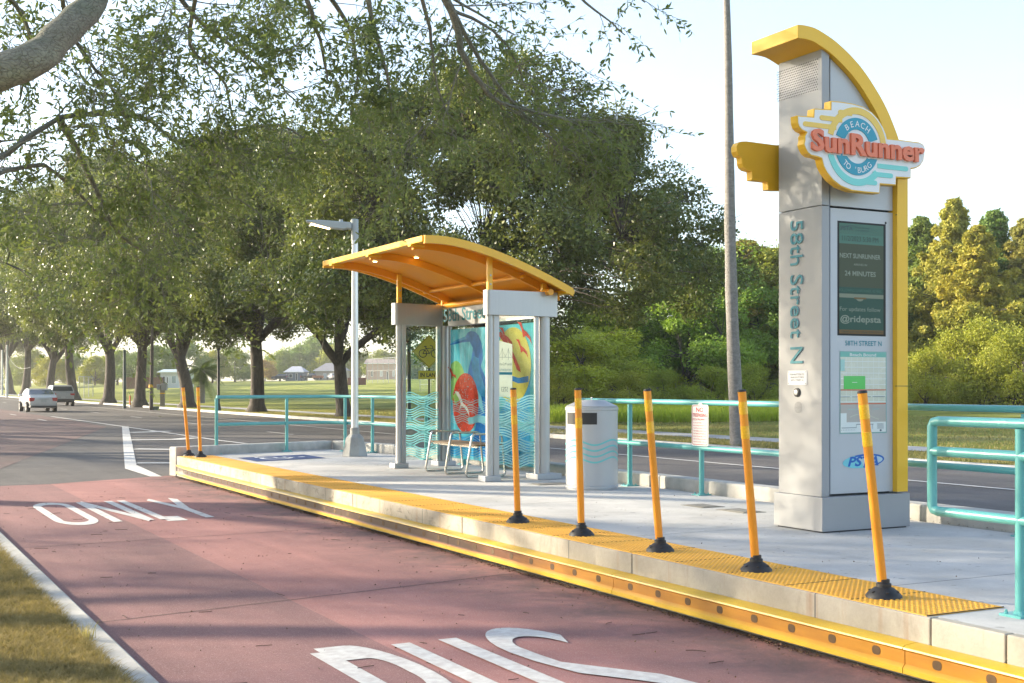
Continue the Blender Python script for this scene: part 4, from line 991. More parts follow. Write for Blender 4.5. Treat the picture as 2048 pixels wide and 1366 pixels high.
# second sign on the far face: its wing pokes out behind
YB = 9.26; fb_ = FY(YB)
def G2(X, Y): return ony(1450 + .3953 * X, 20 + .3953 * Y, YB)
lo = [G2(*p) for p in ((68, 672), (82, 665), (110, 664), (255, 683), (600, 690), (600, 912), (255, 912), (219, 909), (217, 868), (160, 862), (138, 860), (137, 815), (110, 808), (95, 795), (88, 775), (86, 745), (70, 738), (60, 715), (59, 690))]
b = nb(); b.prism(lo, fb_, -.085, 0, 0); b.build('rear_logo_sign', PY, t, bevel=.003)
# ---------------------------------------------------------------- trees
def barkmat(name, a, b_, sc1=6, st=(1, 1, .25)):
    m, n, bs = newmat(name); v = coords(n, st); f = noise(n, v, sc1, 6, .75, .8)
    n.links.new(ramp(n, f, [(.35, a), (.65, b_)]), bs.inputs['Base Color']); bs.inputs['Roughness'].default_value = .9
    bump(n, bs, f, .9, .05); return m
BARK = barkmat('oak_bark', (.032, .026, .021), (.11, .092, .075))
def scalebark(name, a, b_, c_):
    m, n, bs = newmat(name); v = coords(n, (.6, 1, 1)); w_ = N(n, 'ShaderNodeTexVoronoi', feature='DISTANCE_TO_EDGE'); w_.inputs['Scale'].default_value = 48
    va = N(n, 'ShaderNodeVectorMath', operation='ADD'); nz = N(n, 'ShaderNodeTexNoise'); nz.inputs['Scale'].default_value = 9; nz.inputs['Detail'].default_value = 4; n.links.new(v, nz.inputs['Vector']); vs2 = N(n, 'ShaderNodeVectorMath', operation='SCALE'); vs2.inputs['Scale'].default_value = .12; n.links.new(nz.outputs['Color'], vs2.inputs[0]); n.links.new(v, va.inputs[0]); n.links.new(vs2.outputs[0], va.inputs[1]); n.links.new(va.outputs[0], w_.inputs['Vector']); f = noise(n, v, 3, 5, .7); g2 = noise(n, v, 60, 4, .75)
    c1 = ramp(n, f, [(.35, a), (.55, b_), (.68, c_)]); c1 = mixc(n, .5, c1, ramp(n, g2, [(.3, (.45, .45, .45)), (.65, (1.1, 1.1, 1.1))]), 'MULTIPLY')
    c1 = mixc(n, ramp(n, w_.outputs['Distance'], [(0, (.6, .6, .6)), (.09, (0, 0, 0))]), c1, (.09, .08, .06))
    n.links.new(c1, bs.inputs['Base Color']); bs.inputs['Roughness'].default_value = .95; bump(n, bs, ramp(n, w_.outputs['Distance'], [(0, (0, 0, 0)), (.12, (1, 1, 1))]), .6, .01); return m
PALMB = barkmat('palm_bark', (.18, .165, .15), (.31, .29, .265), 9, (1, 1, 1.5))
NEARB = scalebark('near_bark', (.19, .20, .14), (.26, .24, .19), (.33, .33, .25))
OAKL = leafmat('oak_leaves', (.060, .100, .038), (.20, .215, .065), .32, .35, (.48, .43, .14), .34)
NEARL = leafmat('near_oak_leaves', (.12, .165, .08), (.21, .25, .10), .50, 1.2, (.36, .33, .10))
SOFTL = leafmat('soft_leaves', (.11, .15, .03), (.26, .30, .055), .30, .3, (.46, .42, .09), .5)
BUSHL = leafmat('bush_leaves', (.22, .26, .035), (.46, .45, .07), .34, .8, (.64, .57, .14), .55)
CYPL = leafmat('cypress_leaves', (.085, .14, .04), (.22, .24, .055), .28, .25, (.40, .30, .08), .7)
def leaf_cloud(cent, rad, per, L, Wd, rng, flat_=.75, droop=0, shell=.62, upb=.35):
    # cent (n,3), rad (n,) -> rhombic leaves scattered in each clump, denser near its skin
    n = len(cent); k = np.repeat(np.arange(n), per); M = len(k)
    d = rng.normal(size=(M, 3)); d /= np.linalg.norm(d, axis=1)[:, None] + 1e-9
    r = rad[k] * (shell + (1.12 - shell) * rng.random(M) ** .7) * (1 + .15 * rng.normal(size=M))
    p = cent[k] + d * r[:, None] * np.array([1, 1, flat_])
    if droop: p[:, 2] -= droop * rng.random(M) * rad[k]
    nm = d * .6 + rng.normal(size=(M, 3)) * .75 + np.array([0, 0, upb]); nm /= np.linalg.norm(nm, axis=1)[:, None]
    a = rng.normal(size=(M, 3)); a -= nm * (a * nm).sum(1)[:, None]; a /= np.linalg.norm(a, axis=1)[:, None]
    b_ = np.cross(nm, a); s_ = (.6 + .8 * rng.random(M))[:, None]
    V = np.stack([p - a * L * s_ / 2, p + b_ * Wd * s_ / 2, p + a * L * s_ / 2, p - b_ * Wd * s_ / 2], 1).reshape(-1, 3)
    return V, np.arange(M * 4, dtype=np.int32).reshape(-1, 4)
def bez(p0, p1, p2, n): return [p0 * (1 - t) ** 2 + p1 * 2 * t * (1 - t) + p2 * t * t for t in [i / (n - 1) for i in range(n)]]
def make_tree(name, seed, label, Ht=13, R=8, tr=.42, fork=3.0, ncl=150, per=260, leaf=(.16, .09), clr=(.9, 1.6), lean=(0, 0), nl=6, base=4.0, shape='oak', lm=None, bm=None, seg=7, twigs=True, col=None, group=None, flatc=.7, lobn=24):
    rng = np.random.default_rng(seed); rnd = random.Random(seed)
    t = thing(name, label, 'tree', group=group)
    tb = MB(); fk = Vector((lean[0], lean[1], fork))
    npt = 8; pts = []; rs = []
    for i in range(npt):
        s_ = i / (npt - 1); pts.append(Vector((lean[0] * s_ ** 1.3 + .06 * math.sin(s_ * 5 + seed), lean[1] * s_ ** 1.3 + .05 * math.cos(s_ * 4 + seed), fork * s_ - .15 * (1 - s_)))); rs.append(tr * (1.0 - .25 * s_ + .75 * max(0, 1 - s_ * 5) ** 2))
    tb.tube(pts, rs, 14)
    cs = []; cr_ = []
    if shape == 'oak':
        # foliage grows in rounded lobes carried by the limbs, with gaps between them
        lobes = []; nlb = lobn
        for k in range(nlb):
            el = rnd.uniform(-.12, 1.0) ; el = max(-.1, el); th = k * 2.39996 + rnd.uniform(-.35, .35); q = math.sqrt(max(0, 1 - max(0, el) ** 2)) * rnd.uniform(.60, .90)
            zc0 = base + (Ht - base) * (.10 + .78 * max(0, el) * rnd.uniform(.85, 1.05)) + (.3 if el < 0 else 0)
            lobes.append((lean[0] + R * q * math.cos(th), lean[1] + R * q * math.sin(th), zc0, R * rnd.uniform(.20, .36)))
        lobes.append((lean[0], lean[1], base + (Ht - base) * .80, R * .34))
        while len(cs) < ncl:
            lx_, ly_, lz_, lr_ = rnd.choice(lobes); d = Vector((rnd.gauss(0, 1), rnd.gauss(0, 1), rnd.gauss(.12, .8))).normalized(); o_ = Vector((lx_ - lean[0], ly_ - lean[1], (lz_ - base) * .8))
            if o_.length > .1 and d.dot(o_.normalized()) < -.35: continue
            f_ = lr_ * rnd.uniform(.45, 1.0); c = (lx_ + d.x * f_, ly_ + d.y * f_, lz_ + d.z * f_ * .72)
            if c[2] < base - .5: continue
            cs.append(c); cr_.append(rnd.uniform(*clr))
    else:
        while len(cs) < ncl:
            s_ = rnd.random() ** .8; zz = base + (Ht - base) * s_; rr0 = R * ((1 - s_) ** .95 + .03) * rnd.uniform(.25, 1.0) * (1 + .22 * math.sin(zz * 2.3 + seed) + .25 * math.sin(zz * 5.1)); th = rnd.uniform(0, 2 * math.pi)
            cs.append((rr0 * math.cos(th), rr0 * math.sin(th), zz)); cr_.append(rnd.uniform(*clr) * (1 - .62 * s_))
    cs = np.array(cs); cr_ = np.array(cr_)
    if shape == 'oak':
        limbs = []
        for k in range(nl):
            a = 2 * math.pi * (k + rnd.uniform(-.25, .25)) / nl; e = Vector((math.cos(a) * R * rnd.uniform(.55, .75), math.sin(a) * R * rnd.uniform(.55, .75), rnd.uniform(base + 1.5, Ht * .75)))
            mid = fk + Vector((math.cos(a) * R * .28, math.sin(a) * R * .28, (e.z - fork) * .62)); P_ = bez(fk + Vector((0, 0, -.25)), mid, e, 9)
            P_ = [p + Vector((rnd.uniform(-.12, .12), rnd.uniform(-.12, .12), rnd.uniform(-.1, .1))) * (i > 0) for i, p in enumerate(P_)]
            r0 = tr * rnd.uniform(.42, .62); tb.tube(P_, [r0 * (1 - .8 * i / 8) for i in range(9)], 9); limbs.append((P_, r0))
        P_ = bez(fk, Vector((0, 0, Ht * .5)), Vector((rnd.uniform(-1, 1), rnd.uniform(-1, 1), Ht * .85)), 8); tb.tube(P_, [tr * .55 * (1 - .85 * i / 7) for i in range(8)], 9); limbs.append((P_, tr * .5))
        allp = [(p, r0 * (1 - .8 * i / 8)) for P_, r0 in limbs for i, p in enumerate(P_) if i > 1]
        for c in cs:
            c = Vector(c); p, r0 = min(allp, key=lambda q: (q[0] - c).length + (2 if q[0].z > c.z + 1 else 0)); m_ = (p + c) / 2 + Vector((0, 0, .35)); r1 = max(.022, r0 * .2)
            tb.tube(bez(p, m_, c, 5), [r1 * (1 - .17 * i) for i in range(5)], 5, cap=False)
            if twigs:
                for _ in range(3):
                    d = Vector((rnd.gauss(0, 1), rnd.gauss(0, 1), rnd.gauss(0, .7))).normalized(); tb.tube([c, c + d * .6, c + d * 1.15 + Vector((0, 0, -.15))], [.02, .013, .006], 3, cap=False)
    else:
        tb.tube([fk, Vector((0, 0, Ht * .97))], [tr * .75, .03], 8)
        for c in cs[::2]:
            c = Vector(c); tb.tube([Vector((0, 0, c.z - .3)), c], [.04, .015], 4, cap=False)
    tk = tb.build('trunk', bm or BARK, t, smooth=True)
    V, Q = leaf_cloud(cs, cr_, per, leaf[0], leaf[1], rng, flatc)
    cw = np_mesh('crown', V, Q, lm or OAKL, t); cw.color = (*(col or (1, 1, 1)), 1)
    return t
def place(proto, x, y, z, rz, label, s=1.0, sz=None, col=None, group=None, first=False):
    t = proto if first else copy_tree(proto)
    t.location = (x, y, z); t.rotation_euler = (0, 0, rz); t.scale = (s, s, sz or s); t['label'] = label
    if group: t['group'] = group
    if col:
        for o in bpy.data.objects:
            if o.parent == t and o.name.startswith('crown'): o.color = (*col, 1)
    return t
ROW = 'oaks lining the far kerb'
A = make_tree('oak_tree', 11, '', 13.2, 8.0, .38, 3.4, 560, 370, (.14, .08), (.5, .95), (.3, 0), 6, 3.8, group=ROW, lobn=40)
place(A, 20.9, 40.6, -.25, 2.2, 'largest oak, filling the middle behind the yellow shelter roof', 1.0, 1.0, first=True)
B_ = make_tree('oak_tree', 23, '', 14, 8.4, .40, 2.9, 360, 320, (.18, .10), (.55, 1.05), (-.3, .2), 5, 3.9, group=ROW)
place(B_, 21.3, 57.6, -.22, .8, 'forked oak directly behind the silver light pole', first=True, s=.93)
D_ = make_tree('oak_tree', 97, '', 13, 7.2, .39, 2.6, 260, 360, (.17, .095), (.6, 1.5), (.5, -.3), 4, 3.6, group=ROW)
place(A, 20.6, 70.0, -.22, 4.4, 'oak with thick straight trunk behind the turquoise end railing', 1.12, 1.25)
place(D_, 21.0, 88, -.2, 2.6, 'leaning oak just behind the far pair of yellow posts', 1.25, 1.4, first=True)
place(A, 19.6, 97, -.2, .9, 'oak beside the dark wooden utility pole', 1.15, 1.4)
place(B_, 20.2, 113, -.2, 5.1, 'oak left of the short orange marker', 1.25, 1.55)
place(A, 20.8, 137, -.1, 3.0, 'oak just right of the white car pair', 1.35, 1.7)
place(D_, 21.3, 158, -.1, 1.1, 'oak rising right behind the white car roofs', 1.3, 1.75)
place(A, 22.0, 186, 0, 5.7, 'sunlit oak directly above the white saloon', 1.4, 1.9)
place(D_, 24, 222, 0, 3.9, 'farthest pale oak at the left end of the row', 1.5, 2.0)
place(A, 30, 300, .5, 1.9, 'hazy oak at the very end of the road, left edge', 1.9, 2.2)
# oaks on the near side of the road: they overhang and shade the lane
NR = 'oaks overhanging from the near side'
Cn = make_tree('oak_tree', 37, '', 12.5, 9.0, .42, 3.0, 165, 330, (.085, .042), (.7, 1.2), (0, 0), 7, 4.0, group=NR, lm=NEARL, twigs=True)
place(Cn, -5.2, 26, -.3, .5, 'near side oak whose crown hangs over the top left of the lane', 1.0, 1.28, first=True)
place(Cn, -9.5, 17.5, -.3, 1.9, 'unseen near side oak, added out of frame to dapple the lane with shade', 1.0)  # unseen oak, put in for its shade on lane and platform
place(Cn, -4.0, 40, -.3, 2.9, 'second near side oak, its foliage at the left edge', 1.05, 1.15)
place(Cn, -5.0, 55, -.3, 4.6, 'third near side oak, its foliage low at the left edge', 1.15, 1.2)
place(Cn, -5, 73, -.3, 1.4, 'fourth near side oak seen small above the distant road at left', 1.3, 1.3)
# ---------------------------------------------------------------- the overhanging near oak, branch by branch
def leaf6(P_, D_, U_, L, Wd):
    # six point pointed leaf folded along the midrib: two quads
    S = np.cross(D_, U_); S /= np.linalg.norm(S, axis=1)[:, None] + 1e-9; Nn = np.cross(S, D_)
    L = L[:, None]; Wd = Wd[:, None]
    a = P_; b1 = P_ + D_ * L * .35 + S * Wd * .5 + Nn * Wd * .12; c1 = P_ + D_ * L * .72 + S * Wd * .42 + Nn * Wd * .1; d = P_ + D_ * L
    b2 = P_ + D_ * L * .35 - S * Wd * .5 + Nn * Wd * .12; c2 = P_ + D_ * L * .72 - S * Wd * .42 + Nn * Wd * .1
    V = np.stack([a, b1, c1, d, c2, b2], 1).reshape(-1, 3); i = np.arange(len(P_), dtype=np.int32)[:, None] * 6
    Q = np.concatenate([i + np.array([[0, 1, 2, 3]]), i + np.array([[0, 3, 4, 5]])], 0)
    return V, Q
rnd = random.Random(5)
OV = thing('oak_tree', 'nearest oak, its mottled limb crossing the top left corner', 'tree', (-1.6, 8.6, -.3), group=NR)
OVO = Vector((-1.6, 8.6, -.3))
tb = MB(); tb.o = tuple(OVO)
lp, ld = [], []
def leaves_on(p0, p1, n):
    d = (p1 - p0)
    for i in range(n):
        s_ = rnd.random() ** .8; p = p0 + d * s_; dr = d.normalized() * rnd.uniform(.1, 1.0) + Vector((rnd.gauss(0, .7), rnd.gauss(0, .7), rnd.gauss(-.1, .6)))
        lp.append(tuple(p - OVO)); ld.append(tuple(dr.normalized()))
def twig(p, d, L, r, lev, dens=1.0):
    n = 4; pts = [p]; q = p.copy(); dd = d.normalized()
    for i in range(n):
        dd = (dd + Vector((rnd.gauss(0, .20), rnd.gauss(0, .20), rnd.gauss(-.05, .14)))).normalized(); q = q + dd * L / n; pts.append(q.copy())
    tb.tube(pts, [r * (1 - .17 * i) for i in range(n + 1)], 4 if lev < 2 else 5, cap=False)
    if lev <= 1:
        for i in range(1, n): leaves_on(pts[i], pts[i + 1], int(rnd.uniform(1.2, 3.6) * dens * (.7 if lev else 1.4) + .4))
    if lev > 0:
        for i in range(1, n + 1):
            for _ in range(rnd.choice((1, 1, 2)) if lev > 1 else rnd.choice((1, 1, 2))):
                sd2 = Vector((rnd.gauss(0, 1), rnd.gauss(0, 1), rnd.gauss(-.1, .6))).normalized()
                twig(pts[i], dd * .9 + sd2 * .75 + Vector((0, 0, -.05)), L * rnd.uniform(.5, .78), r * .55, lev - 1, dens)
kf = .20
def bough(P_, r0, r1, kids, klen, dens=1.0, s0=.1, lev=2):
    pts = []
    for i in range(len(P_) - 1):
        a = P_[max(i - 1, 0)]; b_ = P_[i]; c = P_[i + 1]; d = P_[min(i + 2, len(P_) - 1)]
        for k in range(4):
            s_ = k / 4; pts.append(.5 * ((2 * b_) + (c - a) * s_ + (2 * a - 5 * b_ + 4 * c - d) * s_ ** 2 + (3 * b_ - a - 3 * c + d) * s_ ** 3))
    pts.append(P_[-1]); n = len(pts)
    pts = [p + Vector((rnd.gauss(0, 1), rnd.gauss(0, 1), rnd.gauss(0, 1))) * r1 * (.8 if r0 < .1 else .12) * (0 < i < n - 1) for i, p in enumerate(pts)]
    tb.tube(pts, [r0 + (r1 - r0) * i / (n - 1) for i in range(n)], 12 if r0 > .06 else 6, cap=True)
    for _ in range(int(kids * kf + .5)):
        s_ = s0 + (1 - s0) * rnd.random(); i = min(n - 2, int(s_ * (n - 1))); p = pts[i].lerp(pts[i + 1], rnd.random()); t_ = (pts[i + 1] - pts[i]).normalized()
        d = t_ * .7 + Vector((rnd.gauss(0, .8), rnd.gauss(0, .8), rnd.gauss(-.15, .5)))
        twig(p, d, klen * rnd.uniform(.7, 1.5), max(.004, min(.014, r1 * .8)), lev, dens)
# trunk and the mottled limb
tb.tube([OVO + Vector((0, 0, -.2)), OVO + Vector((0, 0, .4)), OVO + Vector((.1, -.1, 1.4)), OVO + Vector((.5, -.3, 2.3))], [.55, .36, .31, .27], 18)
limb = [OVO + Vector((.5, -.3, 2.2)), at(-330, 330, 7.4), at(-40, 168, 7.1), at(95, 95, 7.15), at(170, 20, 7.3), at(235, -70, 7.5), at(420, -260, 8.2)]
bough(limb, .125, .062, 5, .5, .6, .75)
up = at(420, -260, 8.2)
bough([up, at(640, -330, 9.2), at(800, -120, 10), at(905, 20, 10.6), at(930, 120, 10.9), at(1000, 205, 11.2), at(1130, 236, 11.6)], .06, .010, 54, .60, .9, .45)
bough([at(905, 20, 10.6), at(960, 120, 11.0), at(1030, 210, 11.3), at(1120, 290, 11.6), at(1195, 345, 11.8)], .022, .005, 26, .5, .7)
bough([at(720, -100, 9.6), at(745, 40, 10.0), at(775, 150, 10.2), at(785, 235, 10.4)], .026, .005, 26, .50, .9)
bough([at(830, -60, 10), at(860, 60, 10.5), at(870, 150, 10.8), at(900, 240, 11)], .02, .005, 20, .46, .9)
bough([at(540, -200, 9), at(600, -40, 9.6), at(640, 80, 10), at(655, 160, 10.2)], .03, .006, 32, .5, 1)
bough([at(1010, -220, 10), at(1110, -60, 10.5), at(1190, 20, 10.8), at(1250, 70, 11)], .02, .005, 10, .36, .9, .35, 1)
bough([at(1000, -260, 10), at(1180, -80, 10.5), at(1290, 5, 10.8)], .02, .005, 8, .34, .9, .5, 1)
bough([at(905, 20, 10.6), at(985, 60, 11.2), at(1035, 130, 11.6), at(1055, 205, 12)], .018, .004, 22, .5, .9, .1)
bough([at(690, -200, 9.6), at(820, -60, 10.6), at(930, 10, 11.4), at(1030, 70, 12)], .03, .006, 34, .55, .9, .2)
bough([at(560, -220, 9.6), at(640, -40, 10.6), at(700, 60, 11.4), at(715, 150, 12), at(700, 230, 12.4)], .03, .005, 34, .6, .9, .15)
bough([at(1130, 236, 11.6), at(1170, 290, 11.8), at(1215, 340, 12)], .010, .004, 8, .4, .5, .1)
# sweeping branches over the left third, a little farther out
kf = .18
def L_(*a): return [at(*p) for p in a]
bough(L_((-200, 260, 9), (-20, 320, 10), (120, 240, 11), (270, 232, 12), (370, 290, 12.5), (450, 275, 13)), .032, .012, 64, .85, 1.1, .15)
bough(L_((370, 290, 12.5), (470, 262, 13), (560, 250, 13.4), (640, 300, 13.8)), .03, .006, 34, .7, 1)
bough(L_((-150, 420, 9), (60, 330, 10.5), (150, 380, 11.5), (215, 440, 12), (300, 430, 12.6)), .022, .008, 52, .8, 1.1, .15)
bough(L_((120, 240, 11), (170, 330, 11.6), (240, 470, 12.2), (330, 520, 12.8)), .035, .006, 36, .7, 1)
bough(L_((300, -300, 9), (330, -60, 10), (420, 60, 11), (520, 130, 12), (590, 200, 12.6)), .028, .008, 66, .8, 1.1, .25)
bough(L_((60, -300, 8.5), (110, -80, 9.5), (150, 80, 10.5), (230, 190, 11.5), (300, 330, 12)), .026, .008, 60, .8, 1.1, .25)
bough(L_((-200, -120, 8.5), (-20, -40, 9.5), (60, 70, 10), (40, 200, 11)), .03, .008, 44, .8, 1.1, .25)
bough(L_((420, -260, 8.2), (400, -60, 9.8), (380, 90, 10.8), (450, 170, 11.8), (480, 330, 12.6)), .026, .007, 56, .75, 1, .25)
tb.build('trunk', NEARB, OV, smooth=True)
P_ = np.array(lp); D_ = np.array(ld); M = len(P_); U_ = RNG.normal(size=(M, 3)) + np.array([0, 0, .8])
V, Q = leaf6(P_, D_, U_, RNG.uniform(.040, .075, M), RNG.uniform(.014, .024, M))
print('near leaves', M)
cw = np_mesh('crown', V, Q, NEARL, OV)
# ---------------------------------------------------------------- palms
FRO_ = leafmat('palm_fronds', (.06, .10, .03), (.14, .19, .05), .3, .8)
def frond(b, base, a, el, L, drop, wid=.5, n=9, leaflets=22):
    d = Vector((math.cos(a), math.sin(a), 0)); pts = []
    for i in range(n):
        s_ = i / (n - 1); pts.append(base + d * (L * s_ * math.cos(el * (1 - s_ * .6))) + Vector((0, 0, L * s_ * math.sin(el) - drop * s_ * s_)))
    sd2 = Vector((-d.y, d.x, 0))
    for i in range(leaflets):
        s_ = .15 + .85 * i / leaflets; k = min(n - 2, int(s_ * (n - 1))); p = pts[k].lerp(pts[k + 1], s_ * (n - 1) - k); t_ = (pts[k + 1] - pts[k]).normalized(); ll = wid * math.sin(math.pi * min(.95, s_ * .85 + .1))
        for s2 in (-1, 1):
            q = p + (sd2 * s2 * .8 + t_ * .6 + Vector((0, 0, -.45))) * ll; b.face([p - t_ * .03, q, p + t_ * .035])
def palm(label, x, y, z, Ht, r0, r1, lean, nf, L, seed, name='palm_tree', skirt=False):
    rn = random.Random(seed); t = thing(name, label, 'tree', (x, y, z)); b = MB(); n = 26; pts, rs = [], []
    for i in range(n):
        s_ = i / (n - 1); pts.append(Vector((lean[0] * s_, lean[1] * s_, Ht * s_ - .1)) + Vector((lean[0], lean[1], 0)) * .12 * math.sin(s_ * 6)); rs.append((r1 + (r0 - r1) * (1 - s_) ** .8) * (1 + .05 * rn.uniform(-1, 1)) + .14 * r0 * max(0, 1 - s_ * 14))
    b.tube(pts, rs, 16); b.build('trunk', PALMB, t, smooth=True); c = MB(); tp = pts[-1]
    for i in range(nf): frond(c, tp, i * 2.4, rn.uniform(-.3, 1.2) if not skirt else rn.uniform(-1, 1.2), L * rn.uniform(.8, 1.1), L * rn.uniform(.3, .8), L * .28)
    c.build('crown', FRO_, t, fixn=False); return t
palm('tall bare grey palm trunk rising out of frame left of the pylon', 20.15, 25.75, -.27, 14.5, .19, .04, (-.40, .2), 26, 2.6, 3)
x, y = (ray(403)[0] * 108, ray(403)[1] * 108)
palm('short bushy palm on the lawn left of the black lamp post', x, y, tz(x, y), 2.9, .28, .22, (.1, 0), 46, 1.9, 8, skirt=True)
# ---------------------------------------------------------------- background trees and bushes at right
CY = make_tree('cypress_tree', 51, '', 12, 5.4, .22, 1.2, 420, 150, (.24, .10), (.35, .85), (0, 0), 5, .7, 'cone', CYPL, group='cypresses behind the lawn', flatc=.8)
first = True
def gnd(px, d):
    dx, dy = ray(px); return dx * d, dy * d
for px, d, topy, w_, col, lab in ((1842, 84, 438, 1.0, (1, 1.05, .95), 'green conical tree just right of the pylon'), (1908, 80, 402, .95, (1.75, 1.35, 1.0), 'tallest golden conical tree right of the pylon'),
        (1955, 76, 455, .9, (1.9, 1.4, .95), 'rounder golden conical tree below the tall pair'), (1988, 86, 425, 1.05, (.85, 1.05, 1.0), 'dark green conical tree right of the golden one'), (2052, 84, 440, 1.0, (1.35, 1.05, 1.05), 'conical tree cut by the right edge'),
        (1905, 92, 520, 1.4, (.8, .95, .9), 'wide dark tree filling between the conical trees'), (1492, 84, 484, 1.35, (1.6, 1.1, .95), 'russet tipped tree directly behind the palm trunk'), (1545, 82, 500, 1.25, (1.55, 1.35, .9), 'yellow green tree touching the left side of the pylon'),
        (1585, 88, 470, 1.0, (1, 1, 1), 'green tree mostly hidden by the pylon')):
    x, y = gnd(px, d); z = tz(x, y); h_ = H + (HY - topy) / F * d - z
    place(CY, x, y, z, px * .7, lab, w_ * 1.05, h_ / 12, tuple(c * 1.25 for c in col), first=first); first = False
SF = make_tree('broad_tree', 61, '', 9, 4.6, .25, 1.2, 170, 220, (.21, .11), (.5, 1.1), (0, 0), 5, .8, lm=SOFTL, group='leafy trees behind the lawn', flatc=.8)
first = True
for px, d, topy, w_, col, lab in ((1120, 70, 640, .85, (1.5, 1.35, .9), 'golden low tree just right of the rear shelter column'), (1175, 78, 590, .95, (1.25, 1.25, .9), 'yellow tree above the litter bin'), (1235, 74, 650, .8, (1.5, 1.4, .85), 'pale yellow shrub tree right of the litter bin'),
        (1300, 80, 560, 1.1, (.75, 1.0, .8), 'mid green tree behind the leaning yellow post'), (1375, 76, 545, 1.05, (.85, 1.05, .85), 'green tree behind the no trespassing notice'), (1440, 84, 468, 1.35, (.7, .85, .8), 'dark green tree left of the palm trunk'),
        (1520, 80, 560, 1.2, (.7, .9, .75), 'dark tree low between palm and pylon'), (1580, 92, 480, 1.1, (.9, .9, .7), 'leafy tree half hidden behind the pylon'), (1010, 82, 560, 1.1, (.9, 1, .8), 'leafy tree seen through the near shelter glass'),
        (1800, 94, 560, 1.2, (.5, .7, .6), 'dark green tree behind the right side of the pylon'), (2010, 92, 560, 1.3, (.5, .7, .6), 'dark tree at the far right behind the bush'), (2110, 88, 540, 1.2, (.7, .8, .6), 'leafy tree just beyond the right edge')):
    x, y = gnd(px, d); z = tz(x, y); h_ = H + (HY - topy) / F * d - z
    place(SF, x, y, z, px * .37, lab, w_, h_ / 9.3, tuple(c * 1.5 for c in col), first=first); first = False  # tints raised: sunlight the oak row keeps off is put into the colour
BU = make_tree('bush', 71, '', 3.4, 2.4, .08, .3, 90, 260, (.10, .055), (.4, .75), (0, 0), 5, .15, lm=BUSHL, group='yellow green bushes at the edge of the lawn', flatc=.9, twigs=False)
BU['category'] = 'bush'
first = True
for px, d, topy, w_, lab in ((1850, 68, 700, 1.0, 'bush touching the right side of the pylon'), (1905, 70, 665, 1.1, 'yellow bush under the tallest golden tree'), (1965, 69, 640, 1.2, 'highest rounded yellow bush on the right'), (2030, 67, 660, 1.2, 'yellow bush at the right edge'), (2090, 68, 665, 1.2, 'bush just past the right edge'),
        (1255, 66, 745, .7, 'low lit bush right of the bin'), (1190, 68, 735, .8, 'low bush directly above the bin lid'), (1120, 66, 740, .8, 'low bush beside the rear shelter column'), (1330, 68, 742, .8, 'low bush left of the no trespassing notice'), (1420, 67, 735, .8, 'low dark bush above the no trespassing notice'), (1510, 68, 730, .8, 'low bush between palm trunk and pylon')):
    x, y = gnd(px, d); z = tz(x, y); h_ = H + (HY - topy) / F * d - z
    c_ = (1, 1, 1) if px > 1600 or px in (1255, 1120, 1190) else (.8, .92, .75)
    place(BU, x, y, z, px * .53, lab, w_, h_ / 3.4, c_, first=first); first = False
# distant trees beyond the park
FT = make_tree('distant_tree', 81, '', 12, 7, .4, 2, 110, 130, (.5, .3), (1.2, 2.2), (0, 0), 5, 1.0, lm=SOFTL, twigs=False, group='distant trees beyond the park', flatc=.85)
first = True
for i, (px, d, topy, col, lab) in enumerate(((60, 330, 700, (1, 1, .9), 'behind the white saloon'), (105, 300, 712, (1.6, 1.3, .6), 'yellow, behind the white cars'), (150, 330, 705, (.8, 1, .8), 'left of the chain link fence'), (190, 310, 712, (1.5, 1.3, .6), 'yellow, above the chain link fence'), (235, 330, 700, (1, 1.1, .8), 'left of the orange marker'), (275, 320, 705, (.6, .8, .6), 'above the brown fence'),
        (318, 300, 690, (.7, .9, .8), 'big grey green one behind the white house'), (365, 330, 680, (.8, 1, .9), 'right of the white house'), (425, 340, 700, (1.3, 1.1, .7), 'behind the short palm'), (470, 350, 695, (1, 1.1, .8), 'right of the black lamp post'), (530, 390, 720, (1.9, 1, .6), 'russet one right of the straight oak'), (560, 400, 700, (1.1, 1.2, .8), 'behind the dark parked car'),
        (600, 410, 690, (.9, 1.1, .8), 'behind the grey roofed house'), (640, 420, 672, (.8, 1, .8), 'tallest, behind the pickup truck'), (668, 400, 690, (1.6, 1.4, .5), 'yellow one left of the forked oak'), (720, 400, 705, (1, 1, .8), 'behind the light pole'), (765, 380, 700, (1.1, 1.05, .75), 'round one above the ball cage'), (800, 380, 705, (1, 1, .8), 'left of the far shelter column'), (845, 390, 700, (1.1, 1.1, .8), 'seen through the far shelter glass'), (890, 380, 700, (1, 1, .8), 'hidden behind the mural left part'), (20, 420, 715, (1, 1, .8), 'at the left edge'))):
    x, y = gnd(px, d); z = tz(x, y); h_ = H + (HY - topy) / F * d - z
    place(FT, x, y, z, i * 1.7, 'distant tree, ' + lab, h_ / 12 * 1.05, h_ / 12, col, first=first); first = False
